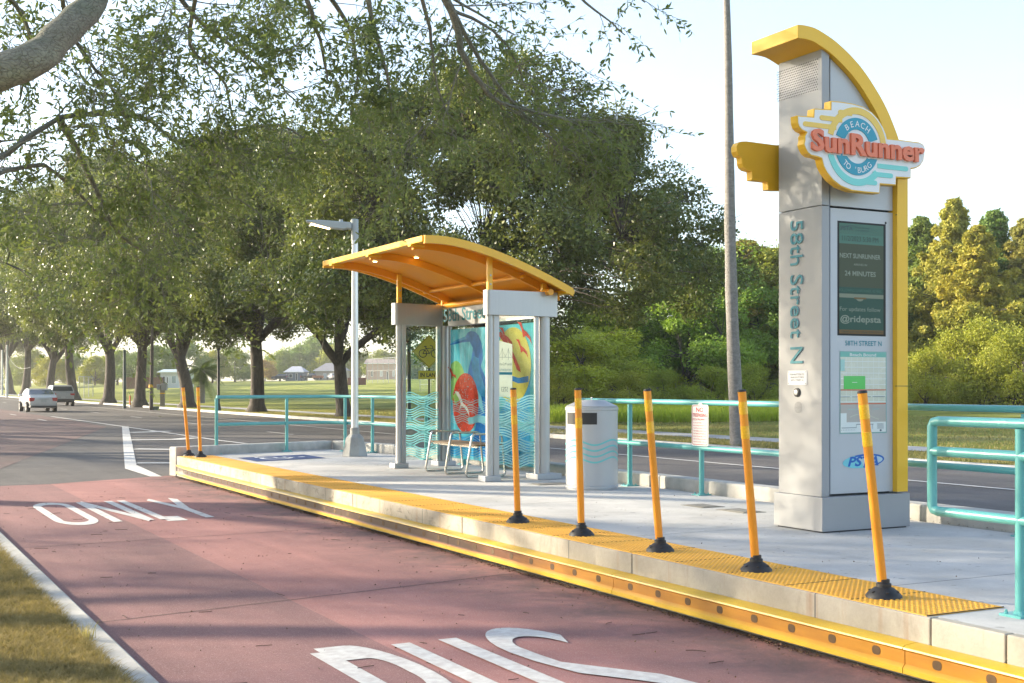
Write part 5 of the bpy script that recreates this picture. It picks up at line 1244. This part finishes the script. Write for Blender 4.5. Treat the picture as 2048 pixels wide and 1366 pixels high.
# ---------------------------------------------------------------- tall grass, turf blades, litter
def blades(name, n, region, h, wd, m, zf, curve=.35, kind='stuff'):
    P_ = region(n); n = len(P_); hh = h * RNG.uniform(.45, 1.15, n); a = RNG.uniform(0, 6.283, n); ln = RNG.normal(0, curve, (n, 2)) * hh[:, None]
    base = np.column_stack([P_, np.array([zf(x, y) for x, y in P_])]); sx = np.column_stack([np.cos(a), np.sin(a), np.zeros(n)]) * wd / 2
    mid = base + np.column_stack([ln * .35, hh * .6]); top = base + np.column_stack([ln, hh])
    V = np.stack([base - sx, base + sx, mid + sx * .8, mid - sx * .8, top + sx * .15, top - sx * .15], 1).reshape(-1, 3); i = np.arange(n, dtype=np.int32)[:, None] * 6
    Q = np.concatenate([i + np.array([[0, 1, 2, 3]]), i + np.array([[3, 2, 4, 5]])], 0); o = np_mesh(name, V, Q, m); return tag(o, kind=kind)
TURF = leafmat('turf_blades', (.15, .165, .055), (.40, .33, .16), .3, 2.5, (.60, .48, .30), .8)
def rg(x0, x1, y0, y1):
    return lambda n: np.column_stack([RNG.uniform(x0, x1, n), RNG.uniform(y0, y1, n)])
b = MB(); gx = [.0, .3, .6, .9, 1.1, 1.325]; gy = [-20 + i * 2 for i in range(50)]; ng = len(gy); b.v = [(x, y, tz(x, y) + .004) for x in gx for y in gy]
b.f = [(i * ng + j, (i + 1) * ng + j, (i + 1) * ng + j + 1, i * ng + j + 1) for i in range(5) for j in range(ng - 1)]; b.m = [0] * len(b.f)
struct('verge_soil', b, grass_mat('verge_ground', (.11, .085, .05), (.17, .135, .07), (.20, .18, .06), 2.2), smooth=True)
VERGE = leafmat('verge_blades', (.17, .14, .055), (.42, .33, .16), .25, 11, (.66, .52, .30), .8)
o = blades('verge_grass', 110000, lambda n: np.column_stack([1.35 - RNG.random(n) ** 1.1 * .85, 6.7 + 7.5 * RNG.random(n) ** 1.8]), .070, .0055, VERGE, lambda x, y: tz(x, y) - .003, .7); tag(o, 'patchy green and straw coloured grass along the near kerb', 'grass')
o = blades('kerbside_tuft', 60, lambda n: np.column_stack([RNG.normal(1.36, .02, n), RNG.normal(8.35, .03, n)]), .14, .005, TURF, lambda x, y: tz(1.3, y), .3); tag(o, 'single taller green grass tuft leaning over the near kerb', 'grass')
TALL = leafmat('tall_grass_blades', (.30, .40, .06), (.52, .58, .10), .5, .6, (.66, .62, .2), .8)
def trg(n):
    px = RNG.uniform(1090, 1600, n); d = RNG.uniform(52, 64, n); l = (px - CX) / F; return np.column_stack([d * (FWX + l * RTX), d * (FWY + l * RTY)])
o = blades('tall_grass', 26000, trg, .55, .035, TALL, tz, .25); tag(o, 'bright sunlit strip of tall grass below the trees', 'grass')
def lrg(n):
    x = np.concatenate([RNG.uniform(19.9, 21.9, n // 2), RNG.uniform(23.7, 40, n - n // 2)]); return np.column_stack([x, RNG.uniform(12, 75, n)])
o = blades('lawn_grass', 90000, lrg, .07, .02, TURF, tz, .6); tag(o, 'short dry lawn beyond the far kerb', 'grass')
# leaf litter and twigs
LIT = mat('dead_leaf', (.16, .09, .04), .8, var=.5, vs=30, col2=(.05, .03, .02)); TWG = mat('twig', (.06, .04, .03), .9)
n = 5200; yy = RNG.uniform(2, 23, n); dens = RNG.random(n) < (.35 + .65 * (np.sin(yy * 2.1) > -.2)); yy = yy[dens]; n = len(yy)
xx = 5.272 - np.abs(RNG.normal(0, .035, n)); far_ = RNG.random(n) < .06; xx[far_] -= RNG.uniform(0, .8, far_.sum())
def scatter(name, xx, yy, z0, lab, s0=.012, s1=.034):
    n = len(xx); a = RNG.uniform(0, 6.28, n); L = RNG.uniform(s0, s1, n); W_ = L * RNG.uniform(.3, .5, n); z = z0 + RNG.uniform(.002, .014, n); tl = RNG.uniform(-.010, .012, (n, 4))
    c, s_ = np.cos(a), np.sin(a)
    V = np.stack([np.column_stack([xx + c * L / 2, yy + s_ * L / 2, z + tl[:, 0].clip(0)]), np.column_stack([xx - s_ * W_ / 2, yy + c * W_ / 2, z + tl[:, 1].clip(0)]), np.column_stack([xx - c * L / 2, yy - s_ * L / 2, z + tl[:, 2].clip(0)]), np.column_stack([xx + s_ * W_ / 2, yy - c * W_ / 2, z + tl[:, 3].clip(0)])], 1).reshape(-1, 3)
    o = np_mesh(name, V, np.arange(n * 4, dtype=np.int32).reshape(-1, 4), LIT); return tag(o, lab, 'leaf litter', kind='stuff')
scatter('leaf_litter', xx, yy, RD + .008, 'brown leaf litter gathered under the yellow rub rail')
n = 500; scatter('fallen_leaves', RNG.uniform(1.6, 5.1, n), RNG.uniform(5, 22, n), RD + .006, 'fallen leaf crumbs scattered over the red lane', .008, .022)
n = 260; scatter('platform_leaves', RNG.uniform(5.5, 9.0, n), RNG.uniform(4, 23, n), .008, 'tiny leaf crumbs scattered over the platform', .006, .018)
n = 500; scatter('kerb_litter', RNG.normal(9.12, .03, n), RNG.uniform(4, 22, n), .003, 'brown crumbs along the foot of the rear kerb', .006, .02)
n = 700; scatter('gutter_leaves', 19.5 - np.abs(RNG.normal(0, .12, n)), RNG.uniform(10, 60, n), RD + .005, 'dead leaves lying in the gutter along the far kerb', .02, .06)
b = MB()
for i in range(70):
    x, y = random.uniform(1.7, 5.0), random.uniform(5.5, 20); a = random.uniform(0, 6.28); L = random.uniform(.03, .14); pts = [(x, y, RD + .012)]
    for k in range(3): a += random.uniform(-.5, .5); pts.append((pts[-1][0] + L / 3 * math.cos(a), pts[-1][1] + L / 3 * math.sin(a), RD + .012))
    b.tube(pts, .0022, 4)
tag(b.build('fallen_twigs', TWG, fixn=False), 'thin dark twigs scattered on the red lane', 'twigs', kind='stuff')
# ---------------------------------------------------------------- street furniture beyond the road
IRON = mat('black_iron', (.03, .032, .033), .5); WPOLE = mat('weathered_timber', (.13, .11, .095), .9, var=.4, vs=8, stretch=(1, 1, .1))
def street_lamp(label, px, d, top):
    x, y = gnd(px, d); z = tz(x, y); t = thing('street_lamp', label, 'street lamp', (x, y, z), group='black post lamps along the far pavement'); hh = H + (HY - top) / F * d - z
    b = MB(); b.lathe([(.16, -.05), (.16, .15), (.11, .35), (.085, .5), (.075, hh - .75), (.10, hh - .72), (.12, hh - .62), (.17, hh - .5)], seg=12); b.build('post', IRON, t, smooth=True)
    b = MB(); b.lathe([(.12, hh - .5), (.21, hh - .36), (.20, hh - .15), (.10, hh - .03), (.04, hh)], seg=14); b.build('globe', mat('lamp_globe', (.62, .64, .60), .3), t, smooth=True)
street_lamp('black post lamp with pale globe left of the straight oak', 437, 76, 676)
street_lamp('black post lamp seen through the far shelter glass', 818, 52, 632)
def pole(name, label, px, d, top, r, m, lean=0, cat='pole'):
    x, y = gnd(px, d); z = tz(x, y); t = thing(name, label, cat, (x, y, z)); b = MB(); hh = H + (HY - top) / F * d - z
    b.tube([(0, 0, -.2), (lean * RTX, lean * RTY, hh)], [r, r * .75], 10); b.build('pole_shaft', m, t, smooth=True); return t, hh
t, hh = pole('utility_pole', 'dark wooden utility pole with yellow tag, behind the kerb', 302, 84, 640, .13, WPOLE, .1)
b = MB(); b.lathe([(.15, 1.75), (.15, 1.95)], seg=10); b.build('marker_tag', YEL, t)
pole('utility_pole', 'dark green pole left of the orange marker', 249, 90, 700, .13, mat('green_pole', (.07, .10, .095), .6))
pole('utility_pole', 'thin dark pole behind the second white car', 139, 150, 700, .14, WPOLE)
pole('utility_pole', 'grey pole at the far left road end, right one', 14, 170, 690, .17, STEEL); pole('utility_pole', 'grey pole at the far left road end, left one', 4, 190, 700, .17, STEEL)
x, y = gnd(325, 91); z = tz(x, y); t = thing('meter_post', 'timber post with two grey utility boxes on top', 'utility box', (x, y, z), -YAW)
b = MB(); b.box(-.15, .15, -.10, .10, -.1, 1.55); b.build('timber_post', mat('timber', (.28, .25, .20), .9, var=.3, vs=9), t)
b = MB(); b.box(-.36, -.10, -.24, .1, 1.22, 1.62); b.box(-.02, .34, -.28, .12, 1.18, 1.68); b.build('meter_box', mat('box_grey', (.26, .27, .27), .5, metal=.4), t, bevel=.02)
b = MB(); b.box(-.17, .17, -.115, .115, .92, 1.0); b.build('yellow_strap', YEL, t)
x, y = gnd(312, 84); t = thing('ground_box', 'small dark green box at the foot of the utility pole', 'utility box', (x, y, tz(x, y)), -YAW)
b = MB(); b.box(-.16, .16, -.16, .16, -.05, .42); b.build('box_body', mat('box_green', (.012, .06, .04), .5), t, bevel=.03); b = MB(); b.prism([(-.18, .42), (.18, .42), (.14, .49), (-.14, .49)], lambda u, v, w: (u, w, v), -.18, .18); b.build('box_lid', mat('box_green', 0), t)
x, y = gnd(260, 93); t = thing('marker_post', 'short orange and white marker post on the verge', 'marker post', (x, y, tz(x, y)))
b = MB(); b.lathe([(.045, -.05), (.045, .45)], seg=10); b.build('white_base', WHITE, t); b = MB(); b.lathe([(.055, .45), (.055, 1.1), (.03, 1.14)], seg=10); b.build('orange_sleeve', mat('marker_orange', (.75, .12, .02), .5), t)
# bicycle warning sign seen through the shelter glass
dS = 49.5; x, y = gnd(858, dS); zc_ = H + 67 / F * dS
t = thing('road_sign', 'yellow diamond bicycle sign with in lane plate, seen through the shelter', 'road sign', (x, y, tz(x, y)), -YAW)
GZ = zc_ - tz(x, y)
b = MB(); b.box(-.035, .035, .01, .05, -.2, GZ + .62); b.build('sign_post', mat('green_post', (.05, .07, .06), .6), t)
def fl(u, v, w=0): return (u, -w, v)
SY = mat('sign_yellow', (.78, .60, .02), .4)
b = MB(); hd_ = .66
b.prism([(-hd_, GZ), (0, GZ - hd_), (hd_, GZ), (0, GZ + hd_)], fl, -.004, .004, 0); sgn = b.build('diamond_plate', SY, t)
b = MB()
e0, e1 = hd_ - .035, hd_ - .055
for k in range(4):
    q = [(-1, 0), (0, -1), (1, 0), (0, 1)]; a_, c_ = q[k], q[(k + 1) % 4]; b.face([fl(a_[0] * e0, GZ + a_[1] * e0, .006), fl(c_[0] * e0, GZ + c_[1] * e0, .006), fl(c_[0] * e1, GZ + c_[1] * e1, .006), fl(a_[0] * e1, GZ + a_[1] * e1, .006)])
for cu_ in (-.24, .24):
    for k in range(24):
        a, c = 6.2832 * k / 24, 6.2832 * (k + 1) / 24; b.face([fl(cu_ + r * math.cos(q), GZ - .08 + r * math.sin(q), .007) for r, q in ((.135, a), (.165, a), (.165, c), (.135, c))])
for pts in ([(-.24, -.08), (-.13, .12), (.14, .12), (.02, -.08), (-.24, -.08)], [(.02, -.08), (-.15, .20), (-.20, .20), (-.09, .20)], [(.24, -.08), (.12, .22), (.04, .24)]):
    b.ribbon([(u, GZ + v) for u, v in pts], .028, fl, .0075)
b.build('bicycle_symbol', BLACKP, sgn)
b = MB(); b.box(-.42, .42, -.004, .004, GZ - 1.08, GZ - .76); p2 = b.build('lower_plate', SY, t); b = MB(); text(b, 'IN LANE', fl, -.34, .34, GZ - 1.0, GZ - .84, .008, 0, off=.02); b.build('plate_lettering', BLACKP, p2)
# chain link fence pieces
LINK = mat('chain_link', (.30, .31, .30), .5, metal=.5)
def linkfence(name, label, p0, p1, h, n, sp=.28):
    t = thing(name, label, 'fence', (*p0, tz(*p0))); z0 = tz(*p0); d = Vector((p1[0] - p0[0], p1[1] - p0[1], 0)); L = d.length; d.normalize(); f_ = lambda u, v, w=0: (d.x * u - d.y * w, d.y * u + d.x * w, v)
    for k in range(n + 1): b = MB(); b.tube([f_(L * k / n, -.1), f_(L * k / n, h)], .05, 6); b.build('fence_post', LINK, t)
    b = MB(); b.tube([f_(0, h), f_(L, h)], .04, 6); b.tube([f_(0, h * .5), f_(L, h * .5)], .03, 6); b.build('fence_rail', LINK, t)
    b = MB(); s_ = sp; k = -h
    while k < L:
        a0, a1 = max(0, k), min(L, k + h)
        if a1 > a0: b.ribbon([(a0, a0 - k), (a1, a1 - k)], .014, f_, 0); b.ribbon([(a0, h - (a0 - k)), (a1, h - (a1 - k))], .014, f_, .004)
        k += s_
    b.build('mesh_panel', LINK, t, fixn=False)
linkfence('chain_link_fence', 'chain link fence between the oak trunks right of the white cars', gnd(158, 150), gnd(186, 165), 2.6, 3)
linkfence('ball_cage', 'tall chain link ball cage at the edge of the park', gnd(735, 255), gnd(800, 235), 4.8, 6, .5)
linkfence('soccer_goal', 'low white goal frame on the lawn behind the shelter glass', gnd(840, 180), gnd(862, 176), 2.0, 1, .5)
# ---------------------------------------------------------------- houses
def house(label, px, d, wpx, eave, roofh, wall, roofc, rz, dep=9, openings=(), hip=True):
    x, y = gnd(px, d); z = tz(x, y) - .1; wd = wpx * d / F; t = thing('house', label, 'house', (x, y, z), rz)
    WM = mat('wall_' + label[:8].replace(' ', '_'), wall, .8); RM = mat('roof_' + label[:8].replace(' ', '_'), roofc, .8)
    b = MB(); b.box(-wd / 2, wd / 2, 0, dep, 0, eave); b.build('wall', WM, t)
    b = MB(); o_ = .5; e = eave; ins = min(dep / 2, wd / 3) if hip else 0
    v = [(-wd / 2 - o_, -o_, e), (wd / 2 + o_, -o_, e), (wd / 2 + o_, dep + o_, e), (-wd / 2 - o_, dep + o_, e), (-wd / 2 - o_ + ins, dep / 2, e + roofh), (wd / 2 + o_ - ins, dep / 2, e + roofh)]
    b.raw(v, [(0, 1, 5, 4), (1, 2, 5), (2, 3, 4, 5), (3, 0, 4), (3, 2, 1, 0)]); b.build('roof', RM, t)
    b = MB(); b.box(-wd / 2 - o_, wd / 2 + o_, -o_ - .05, -o_, e - .18, e); b.build('fascia_board', WHITE, t)
    for kind_, a, c, z0, z1, cc in openings:
        b = MB(); b.box(-wd / 2 + wd * a, -wd / 2 + wd * c, -.06, .02, z0, z1); f__ = b.build(kind_, WHITE, t); b = MB(); b.box(-wd / 2 + wd * a + .08, -wd / 2 + wd * c - .08, -.075, -.062, z0 + .08, z1 - .08); b.build('pane' if kind_ == 'window' else 'door_leaf', mat('op_%s' % (cc,), cc, .2), f__)
dk = (.05, .07, .08)
house('white house with flat pale roof beyond the lawn at left', 343, 226, 44, 3.0, .5, (.62, .66, .68), (.35, .45, .48), -YAW, 8, (('door', .10, .22, .1, 2.2, dk), ('window', .28, .36, .9, 2.1, dk), ('window', .50, .72, .9, 2.3, (.30, .38, .40))), False)
house('low grey house with pale roof behind the dark parked car', 588, 355, 34, 2.6, 1.6, (.14, .17, .22), (.40, .42, .46), -YAW, 9, (('window', .2, .4, .9, 2.0, dk), ('door', .6, .72, .1, 2.2, dk)))
house('beige house with grey hip roof left of the forked oak', 660, 360, 60, 3.0, 2.2, (.42, .37, .30), (.25, .24, .25), -YAW, 10, (('window', .28, .38, .8, 2.2, (.5, .52, .5)), ('window', .65, .75, .8, 2.2, dk)))
house('pinkish brick house behind the ball cage', 765, 340, 66, 4.6, 1.2, (.42, .28, .22), (.24, .19, .17), -YAW, 10, (('window', .15, .22, 1, 2.6, dk), ('window', .42, .50, 1, 2.6, (.55, .55, .52)), ('door', .62, .68, .1, 2.4, dk), ('window', .80, .88, 1, 2.6, (.55, .55, .52))), False)
x, y = gnd(285, 225); t = thing('board_fence', 'brown board fence left of the white house', 'fence', (x, y, tz(x, y)), -YAW)
b = MB()
for k in range(28): b.box(-3.6 + k * .26, -3.6 + k * .26 + .24, -.02, .02, -.1, 2.0 + .03 * (k % 3))
b.build('boards', mat('brown_board', (.14, .065, .04), .8), t); b = MB(); b.box(-3.6, 3.7, .021, .07, .4, .5); b.box(-3.6, 3.7, .021, .07, 1.5, 1.6); b.build('fence_rail', mat('brown_board', 0), t)
x, y = gnd(712, 240); t = thing('board_fence', 'low reddish wall right of the forked oak', 'fence', (x, y, tz(x, y)), -YAW)
b = MB(); b.box(-1.6, 1.9, -.1, .1, -.1, 1.4); b.build('boards', mat('red_board', (.17, .07, .045), .8), t, bevel=.03)
# ---------------------------------------------------------------- cars
TYRE = mat('tyre', (.02, .02, .02), .8); RIM = mat('rim', (.35, .35, .36), .35, metal=.7); CGL = mat('car_glass', (.05, .07, .08), .08, spec=.8, coat=.6); TAIL = mat('tail_light', (.45, .02, .02), .25, coat=.6)
PLATE = mat('licence_plate', (.50, .52, .50), .5); TRIM = mat('black_trim', (.03, .03, .035), .5)
def car(label, paint, x, y, z, rz, kind_='sedan', name='parked_car', cat='car', group=None):
    # local: x across, y forward (nose at +y), length ~4.7
    t = thing(name, label, cat, (x, y, z), rz, group)
    if kind_ == 'sedan':
        Wd, low, belt, top = 1.78, .24, .92, 1.45; prof = [(-2.28, .42), (-2.34, .62), (-2.30, .90), (-2.10, 1.04), (-1.45, 1.06), (1.15, .96), (1.95, .86), (2.25, .70), (2.32, .50), (2.28, .26), (-2.22, .26)]
        cab_ = [(-1.75, 1.05), (-1.05, 1.40), (-.5, 1.46), (.15, 1.44), (.55, 1.34), (1.25, .97)]; ya_, yb_ = -1.42, 1.38; wr = .32
    elif kind_ == 'suv':
        Wd, low, belt, top = 1.86, .3, 1.05, 1.66; prof = [(-2.22, .45), (-2.28, .70), (-2.22, 1.08), (-2.12, 1.14), (1.15, 1.08), (1.95, .98), (2.25, .82), (2.3, .55), (2.25, .30), (-2.15, .32)]
        cab_ = [(-2.14, 1.13), (-1.95, 1.56), (-1.7, 1.66), (0, 1.66), (.45, 1.55), (1.2, 1.08)]; ya_, yb_ = -1.4, 1.4; wr = .36
    else:
        Wd, low, belt, top = 1.95, .4, 1.05, 1.8; prof = [(-2.8, .5), (-2.84, .75), (-2.82, 1.12), (.0, 1.14), (1.4, 1.14), (2.3, 1.05), (2.6, .9), (2.66, .55), (2.6, .4), (-2.75, .42)]
        cab_ = [(-.75, 1.12), (-.55, 1.72), (-.3, 1.82), (.7, 1.80), (1.0, 1.7), (1.55, 1.13)]; ya_, yb_ = -1.7, 1.75; wr = .40
    fr_ = lambda u, v, w: (w, u, v)
    b = MB(); b.prism(prof, fr_, -Wd / 2, Wd / 2)
    for i, v in enumerate(b.v):
        k = 1 - .10 * max(0, (abs(v[1]) - 1.5) / .8) - (.05 if v[2] < .4 else 0) - .05 * max(0, (v[2] - .8)); b.v[i] = (v[0] * k, v[1], v[2])
    body = b.build('body', paint, t, bevel=.07, smooth=True, seg=3)
    b = MB(); b.prism(cab_, fr_, -Wd / 2 + .06, Wd / 2 - .06)
    zt_, zb_ = max(p[1] for p in cab_), cab_[0][1]
    def tap(v): s_ = (v[2] - zb_) / (zt_ - zb_); return (v[0] * (1 - .17 * max(0, s_)), v[1], v[2])
    b.v = [tap(v) for v in b.v]; b.build('cabin', paint, t, bevel=.05, smooth=True, seg=3)
    # windows
    b = MB()
    c0, c1, c2, c3, c4, c5 = cab_
    def P3(u, v, side): return tap((side * (Wd / 2 - .06 + .006), u, v))
    for s_ in (-1, 1):
        b.face([P3(c0[0] + .25, c0[1] + .05, s_), P3(c5[0] - .30, c5[1] + .07, s_), P3(c4[0] - .12, c4[1] - .06, s_), P3(c3[0], c3[1] - .08, s_), P3(c2[0], c2[1] - .08, s_), P3(c1[0] + .08, c1[1] - .06, s_)])
    def rear(p, q, a, c, o_): 
        hw = Wd / 2 - .16; pts = []
        for s_, (u, v) in ((-1, (p[0] + (q[0] - p[0]) * a, p[1] + (q[1] - p[1]) * a)), (1, (p[0] + (q[0] - p[0]) * a, p[1] + (q[1] - p[1]) * a)), (1, (p[0] + (q[0] - p[0]) * c, p[1] + (q[1] - p[1]) * c)), (-1, (p[0] + (q[0] - p[0]) * c, p[1] + (q[1] - p[1]) * c))):
            w_ = tap((s_ * hw, u, v)); pts.append((w_[0], w_[1] + o_, w_[2] + .012))
        b.face(pts)
    rear(c0, c1, .12, .95, -.012); rear(c5, c4, .1, .95, .012); b.build('window_glass', CGL, t)
    R0 = prof[1][0] - .012
    for s_ in (-1, 1):
        b = MB()
        if kind_ == 'sedan': b.prism([(s_ * .82, .90), (s_ * .50, .88), (s_ * .54, .70), (s_ * .80, .66)], lambda u, v, w: (u, w, v), R0, R0 + .25)
        elif kind_ == 'suv': b.prism([(s_ * .86, 1.02), (s_ * .52, 1.0), (s_ * .56, .86), (s_ * .86, .84)], lambda u, v, w: (u, w, v), R0 + .01, R0 + .3)
        else: b.prism([(s_ * .94, 1.05), (s_ * .80, 1.05), (s_ * .80, .72), (s_ * .94, .72)], lambda u, v, w: (u, w, v), R0, R0 + .2)
        b.build('tail_light', TAIL, t, bevel=.015)
        b = MB(); b.box(s_ * .93 - .1, s_ * .93 + .1, .72, .90, belt + .03, belt + .17); b.build('wing_mirror', paint, t, bevel=.03)
    b = MB(); b.box(-.17, .17, R0 - .012, R0 + .05, .62, .76); b.build('licence_plate', PLATE, t)
    b = MB(); b.box(-Wd / 2 * .86, Wd / 2 * .86, R0 - .006, R0 + .2, .30, .40 if kind_ == 'sedan' else .56); b.build('bumper_trim', TRIM, t, bevel=.03)
    if kind_ == 'sedan': b = MB(); b.box(-.3, .3, R0 - .01, R0 + .03, .80, .825); b.build('chrome_strip', RIM, t)
    for s_ in (-1, 1):
        for yy in (ya_, yb_):
            b = MB(); M4 = Matrix.Translation((s_ * (Wd / 2 - .10), yy, wr)) @ Matrix.Rotation(R_(90), 4, 'Y'); b.lathe([(wr * .6, -.105), (wr * .95, -.11), (wr, -.08), (wr, .08), (wr * .95, .11), (wr * .6, .105)], seg=20, ax=M4); wl = b.build('wheel', TYRE, t, smooth=True)
            b = MB(); b.lathe([(0, -.10), (wr * .6, -.108), (wr * .6, .108), (0, .10)], seg=16, ax=M4); b.build('rim', RIM, wl)
    return t
WCP = mat('white_car_paint', (.66, .66, .65), .25, coat=.8); SILP = mat('pearl_car_paint', (.42, .42, .42), .28, coat=.8); NAVY = mat('dark_blue_paint', (.025, .04, .07), .25, coat=.8); DARK = mat('dark_grey_paint', (.03, .035, .04), .25, coat=.8)
x, y = gnd(84, 77.5); car('white saloon with red tail lights driving away at left', WCP, x, y + 2, RD, .02, 'sedan', 'saloon_car')
x, y = gnd(125.5, 100); car('white sport utility car with dark lower bumper beyond the saloon', SILP, x, y + 2, RD, 0, 'suv', 'sport_utility_car')
G_ = 'cars parked beyond the park'
for px, d, k, p, rz, lab in ((560, 352, 'suv', NAVY, -YAW + 1.45, 'dark blue car parked in front of the low grey house'), (622, 350, 'pickup', DARK, -YAW - 1.5, 'dark pickup truck parked before the beige house'), (664, 356, 'suv', WCP, -YAW + .5, 'white van like car parked just left of the forked oak')):
    x, y = gnd(px, d); car(lab, p, x, y, tz(x, y) + .25, rz, k, 'parked_car', 'car', G_)
x, y = gnd(636, 348); t = thing('utility_trailer', 'brown sided trailer beside the dark pickup truck', 'trailer', (x, y, tz(x, y) + .2), -YAW)
b = MB(); b.box(-1.5, 1.5, -.8, .8, .45, 1.15); b.build('trailer_box', mat('trailer_brown', (.35, .14, .07), .6), t, bevel=.04)
for s_ in (-.9, .9):
    b = MB(); b.lathe([(0, -.1), (.3, -.1), (.3, .1), (0, .1)], seg=14, ax=Matrix.Translation((s_, -.75, .3)) @ Matrix.Rotation(R_(90), 4, 'X')); b.build('wheel', TYRE, t)
# overhead wire
t = thing('overhead_wire', 'thin sagging overhead wire above the cars at far left', 'cable', (0, 0, 0)); b = MB(); p, q = at(14, 708, 170), at(60, 735, 120); b.tube([p.lerp(q, i / 10) + Vector((0, 0, -.8 * math.sin(math.pi * i / 10))) for i in range(11)], .02, 5); b.build('cable', STEEL, t)
# ---------------------------------------------------------------- haze
HZ = bpy.data.materials.new('haze_air'); HZ.use_nodes = True; hn = HZ.node_tree; hn.nodes.clear()
ho = hn.nodes.new('ShaderNodeOutputMaterial'); pv = hn.nodes.new('ShaderNodeVolumePrincipled'); hn.links.new(pv.outputs[0], ho.inputs['Volume'])
pv.inputs['Color'].default_value = (.95, .94, .90, 1); pv.inputs['Density'].default_value = .00038; pv.inputs['Anisotropy'].default_value = .3
b = MB(); b.box(-1210, 1210, -1210, 1210, -2.2, 42); o = b.build('haze', HZ); tag(o, 'pale warm evening haze over the park', 'haze', kind='stuff')
